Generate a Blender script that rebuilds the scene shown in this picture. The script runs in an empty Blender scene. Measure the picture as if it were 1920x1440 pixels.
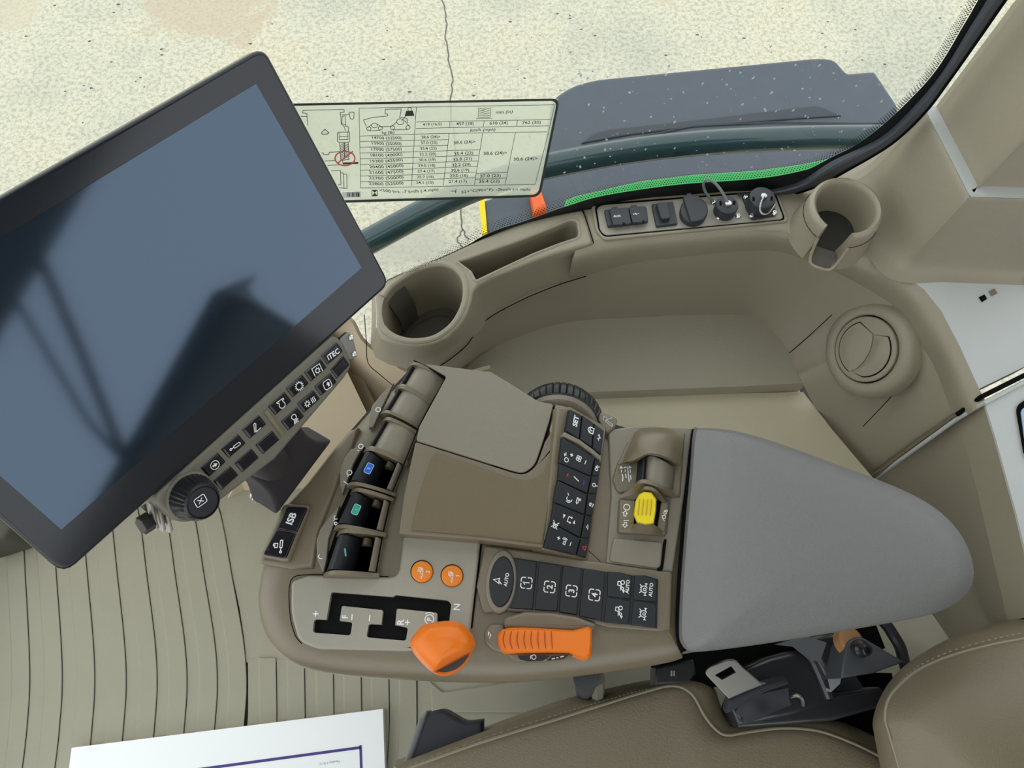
import bpy, math, random
from mathutils import Vector, Matrix
from mathutils.geometry import tessellate_polygon

# ------------------------------------------------------------------ camera, sky, exposure
SC = bpy.context.scene
COL = SC.collection
FPX = 1440.0                                  # focal length in pixels of the 1920 px wide frame
CAM = Vector((0, 0, 1.42))
TH = math.atan(580 / FPX)                     # angle between the view axis and straight down
FWD = Vector((0, math.sin(TH), -math.cos(TH)))
UPV = Vector((0, math.cos(TH), math.sin(TH)))
RGT = Vector((1, 0, 0))
cd = bpy.data.cameras.new('camera')
cd.sensor_fit = 'HORIZONTAL'; cd.sensor_width = 36.0; cd.lens = 36.0 * FPX / 1920
cd.clip_start = 0.02; cd.clip_end = 100
cam = bpy.data.objects.new('camera', cd); COL.objects.link(cam)
cam.location = CAM; cam.rotation_euler = (TH, 0, 0)
SC.camera = cam
w = bpy.data.worlds.new('overcast_sky'); SC.world = w; w.use_nodes = True
nt = w.node_tree; nt.nodes.clear()
bg = nt.nodes.new('ShaderNodeBackground'); wo = nt.nodes.new('ShaderNodeOutputWorld')
bg.inputs[0].default_value = (0.93, 0.975, 1.0, 1); bg.inputs[1].default_value = 1.0
nt.links.new(bg.outputs[0], wo.inputs[0])
SC.view_settings.view_transform = 'Standard'; SC.view_settings.look = 'None'
SC.view_settings.gamma = 1.0; SC.view_settings.exposure = 0.70
SC.view_settings.use_curve_mapping = False

# ------------------------------------------------------------------ pixel -> place
def ray(px, py):
    return FWD + RGT * ((px - 960) / FPX) + UPV * ((720 - py) / FPX)
class Pl:
    def __init__(s, o, n):
        s.o = Vector(o); s.n = Vector(n).normalized()
        if s.n.dot(CAM - s.o) < 0: s.n = -s.n
    def up(s, h): return Pl(s.o + s.n * h, s.n)
    def hit(s, px, py):
        r = ray(px, py); return CAM + r * ((s.o - CAM).dot(s.n) / r.dot(s.n))
def HZ(z): return Pl((0, 0, z), (0, 0, 1))
def P(px, py, z): return HZ(z).hit(px, py)
def pl3(a, b, c):
    A, B, C = P(*a), P(*b), P(*c); return Pl(A, (B - A).cross(C - A))
def aspl(p): return HZ(p) if isinstance(p, (int, float)) else p

# ------------------------------------------------------------------ materials
MATS = {}
def mat(name, col, rough=0.5, metal=0.0, spec=0.5, grain=0.0, gscale=900, var=0.0, vscale=12, coat=0.0, sheen=0.0):
    if name in MATS: return MATS[name]
    m = bpy.data.materials.new(name); m.use_nodes = True; t = m.node_tree; b = t.nodes['Principled BSDF']
    b.inputs['Base Color'].default_value = (*col, 1); b.inputs['Roughness'].default_value = rough
    b.inputs['Metallic'].default_value = metal; b.inputs['Specular IOR Level'].default_value = spec
    b.inputs['Coat Weight'].default_value = coat
    if grain or var: tc = t.nodes.new('ShaderNodeTexCoord')
    if grain:
        n = t.nodes.new('ShaderNodeTexNoise'); n.inputs['Scale'].default_value = gscale; n.inputs['Detail'].default_value = 2
        bp = t.nodes.new('ShaderNodeBump'); bp.inputs['Strength'].default_value = grain; bp.inputs['Distance'].default_value = 0.0006
        t.links.new(tc.outputs['Object'], n.inputs['Vector']); t.links.new(n.outputs['Fac'], bp.inputs['Height'])
        t.links.new(bp.outputs['Normal'], b.inputs['Normal'])
    if var:
        n = t.nodes.new('ShaderNodeTexNoise'); n.inputs['Scale'].default_value = vscale; n.inputs['Detail'].default_value = 5
        mx = t.nodes.new('ShaderNodeMix'); mx.data_type = 'RGBA'
        mx.inputs[6].default_value = (*[c * (1 - var) for c in col], 1); mx.inputs[7].default_value = (*[min(1, c * (1 + var)) for c in col], 1)
        t.links.new(tc.outputs['Object'], n.inputs['Vector']); t.links.new(n.outputs['Fac'], mx.inputs[0])
        t.links.new(mx.outputs[2], b.inputs['Base Color'])
    MATS[name] = m; return m
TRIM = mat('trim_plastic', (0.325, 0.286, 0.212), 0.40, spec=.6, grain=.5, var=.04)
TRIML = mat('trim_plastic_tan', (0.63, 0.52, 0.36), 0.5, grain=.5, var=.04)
SHELL = mat('console_shell_plastic', (0.175, 0.141, 0.09), 0.30, spec=.75, grain=.35, gscale=1400, var=.05)
PANEL = mat('console_panel_paint', (0.315, 0.29, 0.238), 0.32, spec=.7, grain=.25, gscale=1600)
LID = mat('console_lid_paint', (0.23, 0.2, 0.156), 0.34, spec=.7, grain=.35, gscale=1400)
SOFT = mat('soft_armrest_skin', (0.18, 0.18, 0.18), 0.46, spec=.7, grain=.9, gscale=1200)
MAT_ = mat('floor_mat_rubber', (0.345, 0.325, 0.248), 0.65, grain=.5, gscale=600, var=.06)
GROOVE = mat('floor_groove', (0.06, 0.058, 0.05), 0.8)
BLACK = mat('black_plastic', (0.012, 0.012, 0.014), 0.35)
SATIN = mat('black_satin_plastic', (0.03, 0.034, 0.042), 0.42, grain=.25)
KEY = mat('keypad_rubber', (0.0125, 0.0148, 0.021), 0.5, grain=.2)
GLOSSK = mat('gloss_key', (0.008, 0.008, 0.012), 0.16)
VOID = mat('dark_gap', (0.004, 0.004, 0.004), 0.9, spec=.1)
WHITE = mat('white_print', (0.85, 0.86, 0.86), 0.5)
RED = mat('red_print', (0.75, 0.03, 0.04), 0.5)
BLUE = mat('blue_print', (0.02, 0.12, 0.7), 0.5)
GREEN = mat('green_print', (0.01, 0.38, 0.22), 0.5)
TEAL = mat('teal_print', (0.12, 0.5, 0.5), 0.5)
ORANGE = mat('orange_plastic', (0.86, 0.19, 0.008), 0.36, spec=.4)
AMBER = mat('amber_button', (0.84, 0.235, 0.006), 0.4)
YELLOW = mat('yellow_plastic', (0.86, 0.66, 0.012), 0.4)
CHROME = mat('bright_steel', (0.62, 0.62, 0.62), 0.22, metal=1)
STEEL = mat('brushed_steel', (0.26, 0.25, 0.235), 0.33, metal=1)
BRACK = mat('black_painted_steel', (0.02, 0.021, 0.026), 0.3, coat=.3)
CLOTH = mat('seat_leather', (0.205, 0.168, 0.112), 0.45, grain=.8, gscale=500, var=.05)
WEB = mat('belt_webbing', (0.03, 0.032, 0.04), 0.8)
INK = mat('black_ink', (0.04, 0.05, 0.045), 0.6)
SEAL = mat('window_seal_rubber', (0.06, 0.068, 0.085), 0.5)
FRIT = mat('frit_enamel', (0.006, 0.008, 0.008), 0.45)

# ------------------------------------------------------------------ objects
WLOC = {}
def link(o, wl, parent):
    COL.objects.link(o)
    if parent is not None:
        o.parent = parent; o.location = wl - WLOC[parent.name]
    else: o.location = wl
    WLOC[o.name] = wl.copy(); return o
def thing(name, label, cat, loc, group=None):
    o = bpy.data.objects.new(name, None); o.empty_display_size = .02
    link(o, Vector(loc), None); o['label'] = label; o['category'] = cat
    if group: o['group'] = group
    return o
def tag(o, label, cat, group=None):
    o['label'] = label; o['category'] = cat
    if group: o['group'] = group
    return o
def structure(o): o['kind'] = 'structure'; return o
def mk(name, vs, fs, m, parent=None, ang=35, origin=None, mats=None, midx=None):
    vs = [Vector(v) for v in vs]
    if origin is None:
        lo = Vector([min(v[i] for v in vs) for i in range(3)]); hi = Vector([max(v[i] for v in vs) for i in range(3)])
        origin = (lo + hi) / 2
    me = bpy.data.meshes.new(name); me.from_pydata([v - origin for v in vs], [], [tuple(f) for f in fs])
    me.validate(); me.update()
    for mm in (mats or [m]): me.materials.append(mm)
    if midx:
        for p, i in zip(me.polygons, midx): p.material_index = i
    if ang:
        for p in me.polygons: p.use_smooth = True
        me.set_sharp_from_angle(angle=math.radians(ang))
    o = bpy.data.objects.new(name, me); return link(o, origin, parent)

class G:                                       # collects geometry for ONE mesh object
    def __init__(s): s.v = []; s.f = []
    def add(s, vf):
        k = len(s.v); s.v += [Vector(v) for v in vf[0]]; s.f += [tuple(i + k for i in f) for f in vf[1]]; return s
    def make(s, name, m, parent=None, ang=35): return mk(name, s.v, s.f, m, parent, ang)

def rnd(pts, r=0, n=4):                        # rounded corners, pixel polygon; pt may carry own radius
    if not r and all(len(p) < 3 for p in pts): return [tuple(p[:2]) for p in pts]
    out = []; N = len(pts)
    for i in range(N):
        p = Vector(pts[i][:2]); a = Vector(pts[i - 1][:2]); b = Vector(pts[(i + 1) % N][:2])
        rr = pts[i][2] if len(pts[i]) > 2 else r
        da, db = a - p, b - p; rr = min(rr, da.length * .48, db.length * .48)
        if rr < .2: out.append(tuple(p)); continue
        A = p + da.normalized() * rr; B = p + db.normalized() * rr
        for k in range(n + 1):
            t = k / n; q = A * (1 - t) ** 2 + p * 2 * t * (1 - t) + B * t * t; out.append(tuple(q))
    return out
def ell(cx, cy, rx, ry, rot=0, n=28, a0=0, a1=360):
    o = []; c, s = math.cos(math.radians(rot)), math.sin(math.radians(rot)); full = abs(a1 - a0) >= 360
    for k in range(n):
        a = math.radians(a0 + (a1 - a0) * k / (n if full else n - 1)); x, y = rx * math.cos(a), ry * math.sin(a)
        o.append((cx + x * c - y * s, cy + x * s + y * c))
    return o
def spl(pts, n=6, closed=False):               # Catmull-Rom through points of any dimension
    pts = [Vector(p) for p in pts]; N = len(pts); out = []
    rng = range(N if closed else N - 1)
    g = (lambda i: pts[i % N]) if closed else (lambda i: pts[max(0, min(N - 1, i))])
    for i in rng:
        a, b, c, d = g(i - 1), g(i), g(i + 1), g(i + 2)
        for k in range(n):
            t = k / n
            out.append(b * 1.0 + ((c - a) * t + (a * 2 - b * 5 + c * 4 - d) * t * t + (b * 3 - a - c * 3 + d) * t ** 3) * .5)
    if not closed: out.append(pts[-1].copy())
    return out
def basis(n):
    n = Vector(n).normalized(); x = Vector((1, 0, 0)); x = (x - n * x.dot(n))
    if x.length < .1: x = Vector((0, 1, 0)); x = x - n * x.dot(n)
    x.normalize(); return x, n.cross(x), n
def inset2(p2, d):                             # offset a CCW 2-D polygon inward by d
    N = len(p2); out = []
    for i in range(N):
        a, p, b = p2[i - 1], p2[i], p2[(i + 1) % N]
        e1, e2 = (p - a), (b - p)
        if e1.length < 1e-9: e1 = e2
        if e2.length < 1e-9: e2 = e1
        e1, e2 = e1.normalized(), e2.normalized()
        n1, n2 = Vector((-e1.y, e1.x)), Vector((-e2.y, e2.x)); m = n1 + n2
        if m.length < 1e-6: m = n1
        m.normalize(); c = max(.45, m.dot(n1)); out.append(p + m * (d / c))
    for _ in range(6):                          # fold-overs at tight corners collapse to a point
        bad = [(out[(i + 1) % N] - out[i]).dot(p2[(i + 1) % N] - p2[i]) < -1e-12 for i in range(N)]
        if not any(bad): break
        i = next((k for k in range(N) if not bad[k]), None)
        if i is None: break
        k = i + 1
        while k <= i + N:
            if bad[k % N]:
                j = k
                while bad[j % N] and j < k + N: j += 1
                ids = [q % N for q in range(k, j + 1)]
                a, b = out[ids[0]], out[ids[-1]]; c = sum((out[q] for q in ids), Vector((0, 0))) / len(ids)
                for q in ids: out[q] = c.copy()
                k = j + 1
            else: k += 1
    return out
def ccw(p2): return sum(p2[i - 1].x * p2[i].y - p2[i].x * p2[i - 1].y for i in range(len(p2))) > 0
def solid(ring3, n, t, bev=0, steps=3, holes=None, dome=0):
    """plate whose top outline (3-D ring lying on a plane of normal n) is ring3; t thick, rounded top edge"""
    X, Y, n = basis(n); o = ring3[0]
    p2 = [Vector(((q - o).dot(X), (q - o).dot(Y))) for q in ring3]
    if not ccw(p2): p2 = p2[::-1]
    N = len(p2); up = lambda q, h: o + X * q.x + Y * q.y + n * h
    rings = [(0, -t)]
    if bev:
        for k in range(steps + 1):
            a = math.pi / 2 * k / steps; rings.append((bev * (1 - math.cos(a)), -bev * (1 - math.sin(a))))
        rings.append((bev * 1.3, 0))
    else: rings.append((0, 0))
    vs, fs = [], []
    for d, h in rings:
        q2 = inset2(p2, d) if d else p2
        vs += [up(q, h) for q in q2]
    R = len(rings)
    for r in range(R - 1):
        for i in range(N):
            j = (i + 1) % N; fs.append((r * N + i, r * N + j, (r + 1) * N + j, (r + 1) * N + i))
    if not holes: fs.append(tuple(range(N - 1, -1, -1)))
    if holes:
        H2 = [[Vector(((q - o).dot(X), (q - o).dot(Y))) for q in h] for h in holes]
        top = vs[(R - 1) * N:]
        loops = [[Vector(v) for v in top]] + [[up(q, 0) for q in h] for h in H2]
        idx = list(range((R - 1) * N, R * N))
        for h in H2:
            idx += list(range(len(vs), len(vs) + len(h))); vs += [up(q, 0) for q in h]
        for tri in tessellate_polygon(loops):
            a, b, c = [idx[i] for i in tri]
            if (vs[b] - vs[a]).cross(vs[c] - vs[a]).dot(n) < 0: a, b = b, a
            fs.append((a, b, c))
        for h in H2:                            # walls of the hole
            s = ccw(h); k = len(vs); M = len(h); vs += [up(q, 0) for q in h] + [up(q, -t * .98) for q in h]
            for i in range(M):
                j = (i + 1) % M; q = (k + i, k + j, k + M + j, k + M + i); fs.append(q if not s else q[::-1])
    elif dome:
        c = Vector((0, 0)); 
        for q in p2: c += q
        c /= N; last = inset2(p2, bev * 1.3) if bev else p2; base = (R - 1) * N
        for f_, hh in ((.66, .6), (.33, .9)):
            vs += [up(c + (q - c) * f_, dome * hh) for q in last]
            for i in range(N):
                j = (i + 1) % N; fs.append((base + i, base + j, base + N + j, base + N + i))
            base += N
        vs.append(up(c, dome)); e = len(vs) - 1
        for i in range(N): fs.append((base + i, base + (i + 1) % N, e))
    else: fs.append(tuple(range((R - 1) * N, R * N)))
    return vs, fs
def plate(name, pts, pl, t, m, parent=None, h=0, r=0, bev=0, holes=None, steps=3, dome=0, ang=35):
    pl = aspl(pl).up(h); ring = [pl.hit(*p) for p in rnd(pts, r)]
    hs = [[pl.hit(*p) for p in rnd(hh, 0)] for hh in holes] if holes else None
    vs, fs = solid(ring, pl.n, t, bev, steps, hs, dome); return mk(name, vs, fs, m, parent, ang)
def loft(rings, cap0=False, cap1=False, closed=True):
    N = len(rings[0]); vs = [v for r in rings for v in r]; fs = []
    for r in range(len(rings) - 1):
        for i in range(N if closed else N - 1):
            j = (i + 1) % N; fs.append((r * N + i, r * N + j, (r + 1) * N + j, (r + 1) * N + i))
    if cap0: fs.append(tuple(range(N - 1, -1, -1)))
    if cap1: fs.append(tuple(range((len(rings) - 1) * N, len(rings) * N)))
    return vs, fs
def tube(path, rad, n=8, closed=False):
    path = [Vector(p) for p in path]; N = len(path); rings = []; nrm = None
    for i, p in enumerate(path):
        a = path[i - 1] if (i or closed) else p; b = path[(i + 1) % N] if (i < N - 1 or closed) else p
        t = (b - a).normalized()
        if nrm is None: nrm = basis(t)[0]
        nrm = (nrm - t * nrm.dot(t)).normalized(); bn = t.cross(nrm); r = rad[i] if isinstance(rad, (list, tuple)) else rad
        rings.append([p + nrm * (r * math.cos(2 * math.pi * k / n)) + bn * (r * math.sin(2 * math.pi * k / n)) for k in range(n)])
    if closed: rings.append(rings[0])
    return loft(rings, not closed, not closed)
def lathe(prof, c, axis, n=32):                # profile of (radius, height along axis)
    X, Y, Z = basis(axis); c = Vector(c)
    rings = [[c + X * (r * math.cos(2 * math.pi * k / n)) + Y * (r * math.sin(2 * math.pi * k / n)) + Z * h for k in range(n)] for r, h in prof]
    return loft(rings, True, True)
def sheet(rows, nu=5, nv=4, thick=0, su=True, sv=True):
    """smooth surface through a grid of 3-D points; thick > 0 makes it a solid skin on the far side"""
    R = []
    for r in rows:
        R.append(spl(r, nu) if su else [Vector(p) for p in r])
    if sv:
        cols = [spl([R[i][k] for i in range(len(R))], nv) for k in range(len(R[0]))]
        R = [[cols[k][i] for k in range(len(cols))] for i in range(len(cols[0]))]
    H, W = len(R), len(R[0]); vs = [v for r in R for v in r]
    fs = [(i * W + k, i * W + k + 1, (i + 1) * W + k + 1, (i + 1) * W + k) for i in range(H - 1) for k in range(W - 1)]
    if thick:
        ns = [Vector((0, 0, 0)) for _ in vs]
        for f in fs:
            n = (vs[f[2]] - vs[f[0]]).cross(vs[f[3]] - vs[f[1]])
            for i in f: ns[i] += n
        sgn = 1 if sum((n.normalized().dot((CAM - v).normalized()) if n.length else 0) for n, v in zip(ns, vs)) > 0 else -1
        K = len(vs); vs = vs + [v - n.normalized() * thick * sgn for v, n in zip(vs, ns)]
        if sgn < 0: fs = [f[::-1] for f in fs]
        fs = fs + [tuple(i + K for i in f[::-1]) for f in fs]
        edge = [(0 * W + k) for k in range(W)] + [(i * W + W - 1) for i in range(1, H)] + [((H - 1) * W + k) for k in range(W - 2, -1, -1)] + [(i * W) for i in range(H - 2, 0, -1)]
        for a, b in zip(edge, edge[1:] + edge[:1]):
            q = (a, b, b + K, a + K); fs.append(q if sgn < 0 else q[::-1])
    return vs, fs
def rows_px(*rows): return [[P(*p) for p in r] for r in rows]

# ------------------------------------------------------------------ print: strokes and letters
_TX = {}
def glyphs(s, bold=0.0):
    if (s, bold) in _TX: return _TX[(s, bold)]
    c = bpy.data.curves.new('t', 'FONT'); c.body = s; c.size = 1.0; c.align_x = 'CENTER'; c.align_y = 'CENTER'; c.offset = bold; c.resolution_u = 3
    o = bpy.data.objects.new('t', c); COL.objects.link(o); dg = bpy.context.evaluated_depsgraph_get()
    me = bpy.data.meshes.new_from_object(o.evaluated_get(dg)); vs = [Vector((v.co.x, v.co.y)) for v in me.vertices]; fs = [tuple(p.vertices) for p in me.polygons]
    if vs:
        y0 = min(v.y for v in vs); y1 = max(v.y for v in vs); x0 = min(v.x for v in vs); x1 = max(v.x for v in vs)
        vs = [Vector((v.x - (x0 + x1) / 2, v.y - (y0 + y1) / 2)) for v in vs]
    bpy.data.objects.remove(o); bpy.data.curves.remove(c); bpy.data.meshes.remove(me)
    _TX[(s, bold)] = (vs, fs); return vs, fs
def ribbon(pts, wd, closed=False):
    pts = [Vector(p) for p in pts]
    if closed: pts = pts + [pts[0]]
    N = len(pts); vs, fs = [], []
    for i, p in enumerate(pts):
        a = pts[i - 1] if i else (pts[-2] if closed else p); b = pts[i + 1] if i < N - 1 else (pts[1] if closed else p)
        d1 = (p - a).normalized() if (p - a).length > 1e-9 else (b - p).normalized()
        d2 = (b - p).normalized() if (b - p).length > 1e-9 else d1
        n1 = Vector((-d1.y, d1.x)); n2 = Vector((-d2.y, d2.x)); m = n1 + n2
        if m.length < 1e-6: m = n1
        m.normalize(); m *= (wd / 2) / max(.5, m.dot(n1)); vs += [p + m, p - m]
    for i in range(N - 1): fs.append((2 * i + 1, 2 * i + 3, 2 * i + 2, 2 * i))
    return vs, fs
def draw(items, wd=.16):                       # items: polyline | ('c',x,y,r[,a0,a1]) | ('o',pts) closed | ('f',pts) filled | ('t',str,x,y,h[,bold])
    V, F = [], []
    for it in items:
        if it[0] == 'c':
            x, y, r = it[1:4]; a = it[4:6] if len(it) > 4 else (0, 360)
            n = 20; full = a[1] - a[0] >= 360
            pts = [(x + r * math.cos(math.radians(a[0] + (a[1] - a[0]) * k / n)), y + r * math.sin(math.radians(a[0] + (a[1] - a[0]) * k / n))) for k in range(n if full else n + 1)]
            vs, fs = ribbon(pts, wd, full)
        elif it[0] == 'o': vs, fs = ribbon(it[1], wd, True)
        elif it[0] == 'f': vs, fs = [Vector(p) for p in it[1]], [tuple(range(len(it[1])))]
        elif it[0] == 't':
            g, fs = glyphs(it[1], it[5] if len(it) > 5 else .015); s = it[4] / .7; vs = [Vector((v.x * s + it[2], v.y * s + it[3])) for v in g]
        else: vs, fs = ribbon(it, wd)
        k = len(V); zi = float(items.index(it)); V += [Vector((v[0], v[1], zi)) for v in vs]; F += [tuple(i + k for i in f) for f in fs]
    return V, F
def frame(px, py, pl, ang, h=0.0003):
    pl = aspl(pl).up(h); o = pl.hit(px, py); c, s = math.cos(math.radians(ang)), math.sin(math.radians(ang))
    q = pl.hit(px + 6 * c, py - 6 * s); ex = q - o; sc = ex.length / 6; ex.normalize(); return o, ex, pl.n.cross(ex), pl.n, sc
def icon(name, items, px, py, size, pl, m, parent, ang=83, wd=.16, h=0.0003, sx=1.0):
    """flat print: items in a unit box, size = half height in photo pixels"""
    o, ex, ey, n, sc = frame(px, py, pl, ang, h); V, F = draw(items, wd); k = size * sc
    vs = [o + ex * (v.x * k * sx) + ey * (v.y * k) + n * (v.z * 2.5e-5) for v in V]
    fs = [f if (vs[f[1]] - vs[f[0]]).cross(vs[f[2]] - vs[f[1]]).dot(n) >= 0 else f[::-1] for f in F]
    return mk(name, vs, fs, m, parent, 0)
def word(name, s, px, py, hpx, pl, m, parent, ang=83, bold=.02, h=0.0003, sx=1.0):
    return icon(name, [('t', s, 0, 0, 2, bold)], px, py, hpx / 2, pl, m, parent, ang, h=h, sx=sx)
def seam(name, pts, m, parent, rad=.0007, n=4):
    """fine dark joint line lying on a surface (pts = px,py,z)"""
    return mk(name, *tube(spl([P(*p) for p in pts], n), rad, 5), m, parent)
# ================================================================== OUTSIDE
def concrete():
    m = bpy.data.materials.new('weathered_concrete'); m.use_nodes = True; t = m.node_tree; b = t.nodes['Principled BSDF']
    tc = t.nodes.new('ShaderNodeTexCoord'); L = t.links.new
    def noise(sc, det=6, rough=.6):
        n = t.nodes.new('ShaderNodeTexNoise'); n.inputs['Scale'].default_value = sc; n.inputs['Detail'].default_value = det; n.inputs['Roughness'].default_value = rough
        L(tc.outputs['Object'], n.inputs['Vector']); return n
    def ramp(src, st):
        r = t.nodes.new('ShaderNodeValToRGB'); e = r.color_ramp.elements
        e[0].position, e[0].color = st[0][0], (*st[0][1], 1); e[1].position, e[1].color = st[1][0], (*st[1][1], 1)
        for p, c in st[2:]: q = e.new(p); q.color = (*c, 1)
        L(src, r.inputs[0]); return r
    r1 = ramp(noise(1.1, 8).outputs['Fac'], [(.34, (.52, .51, .42)), (.50, (.63, .60, .475)), (.64, (.66, .605, .455)), (.74, (.60, .50, .34))])
    r2 = ramp(noise(42, 4, .7).outputs['Fac'], [(.40, (.62, .63, .60)), (.54, (1, 1, 1))])
    r3 = ramp(noise(150, 3, .6).outputs['Fac'], [(.33, (.45, .45, .42)), (.45, (1, 1, 1))])
    a = t.nodes.new('ShaderNodeMix'); a.data_type = 'RGBA'; a.blend_type = 'MULTIPLY'; a.inputs[0].default_value = .75
    L(r1.outputs[0], a.inputs[6]); L(r2.outputs[0], a.inputs[7])
    c = t.nodes.new('ShaderNodeMix'); c.data_type = 'RGBA'; c.blend_type = 'MULTIPLY'; c.inputs[0].default_value = .5
    L(a.outputs[2], c.inputs[6]); L(r3.outputs[0], c.inputs[7]); last = c.outputs[2]
    for px, py, rad, col in ((400, -10, .62, (.50, .40, .29)), (1240, -60, .42, (.52, .44, .33)), (30, 20, .25, (.55, .49, .36)), (760, 440, .30, (.46, .44, .37))):
        q = P(px, py, GZ); vd = t.nodes.new('ShaderNodeVectorMath'); vd.operation = 'DISTANCE'; vd.inputs[1].default_value = (q.x, q.y, 0)
        L(tc.outputs['Object'], vd.inputs[0]); ns = noise(5, 5); ma = t.nodes.new('ShaderNodeMath'); ma.operation = 'MULTIPLY_ADD'; ma.inputs[1].default_value = 1.1 * rad; L(ns.outputs['Fac'], ma.inputs[0]); L(vd.outputs['Value'], ma.inputs[2])
        mr = t.nodes.new('ShaderNodeMapRange'); mr.inputs['From Min'].default_value = rad * 1.05; mr.inputs['From Max'].default_value = rad * 1.25; mr.inputs['To Min'].default_value = .62; mr.inputs['To Max'].default_value = 0; L(ma.outputs[0], mr.inputs['Value'])
        x = t.nodes.new('ShaderNodeMix'); x.data_type = 'RGBA'; x.inputs[7].default_value = (*col, 1); L(mr.outputs[0], x.inputs[0]); L(last, x.inputs[6]); last = x.outputs[2]
    L(last, b.inputs['Base Color'])
    b.inputs['Roughness'].default_value = .9; return m
GZ = -1.95
CONC = concrete()
ground = structure(mk('ground', [(-14, -14, GZ), (14, -14, GZ), (14, 14, GZ), (-14, 14, GZ)], [(0, 1, 2, 3)], CONC))
ground['label'] = 'pale speckled concrete yard outside the cab'
CRK = mat('crack_shadow', (.13, .12, .10), .9)
random.seed(4)
def crack(pts, wd):
    pts = [Vector(p) for p in spl([(x, y, 0) for x, y in pts], 5)]
    p2 = []
    for p in pts:
        q = P(p.x + random.uniform(-2.5, 2.5), p.y, GZ); p2.append(Vector((q.x, q.y)))
    vs, fs = ribbon(p2, wd); mk('crack', [(v.x, v.y, GZ + .002) for v in vs], fs, CRK, ground, 0)
crack([(826, -60), (829, 0), (838, 45), (836, 80), (843, 120), (848, 160), (846, 200), (856, 330), (864, 400), (868, 430), (880, 450)], .0065)
crack([(868, 430), (858, 450), (872, 470), (880, 500)], .005)
DBR = mat('wet_grit', (.10, .10, .09), .6)
g = G()
for _ in range(150):
    x, y = random.uniform(0, 1820), random.uniform(-20, 440); q = P(x, y, GZ); r = random.uniform(.004, .011); a0 = random.random() * 3
    k = [q + Vector((r * random.uniform(.5, 1.5) * math.cos(a0 + i * 1.05), r * math.sin(a0 + i * 1.05) * .7, 0)) for i in range(6)]
    g.add((k + [q + Vector((0, 0, r * .5))], [(i, (i + 1) % 6, 6) for i in range(6)]))
go = g.make('grit', DBR, ground); go['kind'] = 'stuff'

FEND = mat('fender_plastic', (.068, .082, .105), .45, grain=.5, gscale=120, var=.10, vscale=25)
RIDGE = mat('fender_dark', (.04, .048, .06), .55)  # darker tone than the fender top, for the ridge and lower parts
FZ = -.35
fen = thing('fender', 'dark grey moulded plastic fender outside the side window', 'fender', P(1350, 260, GZ))
plate('fender_top', [(1034, 184, 20), (1075, 158, 20), (1117, 147, 20), (1538, 106, 30), (1566, 110, 10), (1589, 136, 4), (1641, 132, 6), (1682, 193), (1740, 420), (1100, 520), (912, 450), (905, 376), (985, 345), (1018, 300)], FZ, .045, FEND, fen, bev=.012)
plate('ridge', [(1090, 268), (1112, 250, 10), (1140, 242), (1330, 221), (1470, 204), (1534, 197, 10), (1578, 216), (1500, 221), (1300, 237), (1180, 252)], FZ, .01, RIDGE, fen, h=.006, bev=.004)
plate('track_housing', [(1100, 190), (1560, 140), (1640, 400), (1100, 460), (960, 400)], FZ, 1.62, RIDGE, fen, h=-.04)
mk('trim_line', *tube([P(1060, 285, FZ + .004), P(1300, 236, FZ + .004), P(1450, 229, FZ + .004), P(1690, 232, FZ + .004)], .002, 5), RIDGE, fen)
RAILG = mat('dark_teal_painted_tube', (.012, .045, .055), .22, coat=.5)
rail = mk('handrail', *tube(spl([Vector((-1.2, .62, .25)), Vector((-.85, .53, .25)), P(300, 735, .25)] + [P(*p, .25) for p in [(380, 675), (520, 560), (610, 497), (700, 448), (793, 398), (880, 358), (960, 330), (1027, 311), (1181, 283), (1318, 268), (1456, 261), (1590, 258), (1720, 262), (1830, 300)]], 5), .0235, 14), RAILG)
tag(rail, 'thick dark teal painted tube curving past the dark fender', 'handrail')
GRN = mat('green_body_paint', (.005, .36, .06), .3, coat=.4)
gb = thing('body_panel', 'bright green painted body panel edge just below the window', 'body panel', P(1300, 360, .3))
plate('painted_edge', [(1060, 374), (1080, 366), (1200, 338), (1300, 326), (1420, 318), (1500, 307), (1565, 294), (1640, 330), (1600, 420), (1060, 440)], .40, .03, GRN, gb, bev=.004)
plate('side_sheet', [(1090, 385), (1300, 352), (1500, 328), (1600, 420), (1090, 440)], .37, .715, RIDGE, gb)
yb = plate('edge_strip', [(897, 368), (908, 366), (914, 436), (904, 438)], FZ, .03, YELLOW, None, h=.005, bev=.002)
tag(yb, 'narrow yellow strip along the edge of the fender', 'strip')
om = plate('marker_lamp', [(992, 352, 6), (1014, 350, 6), (1026, 386, 4), (1001, 398, 4)], FZ, .05, mat('orange_lens', (.85, .13, .02), .25), None, h=.035, bev=.012)
tag(om, 'small orange marker lamp standing on the fender', 'lamp')

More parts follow.
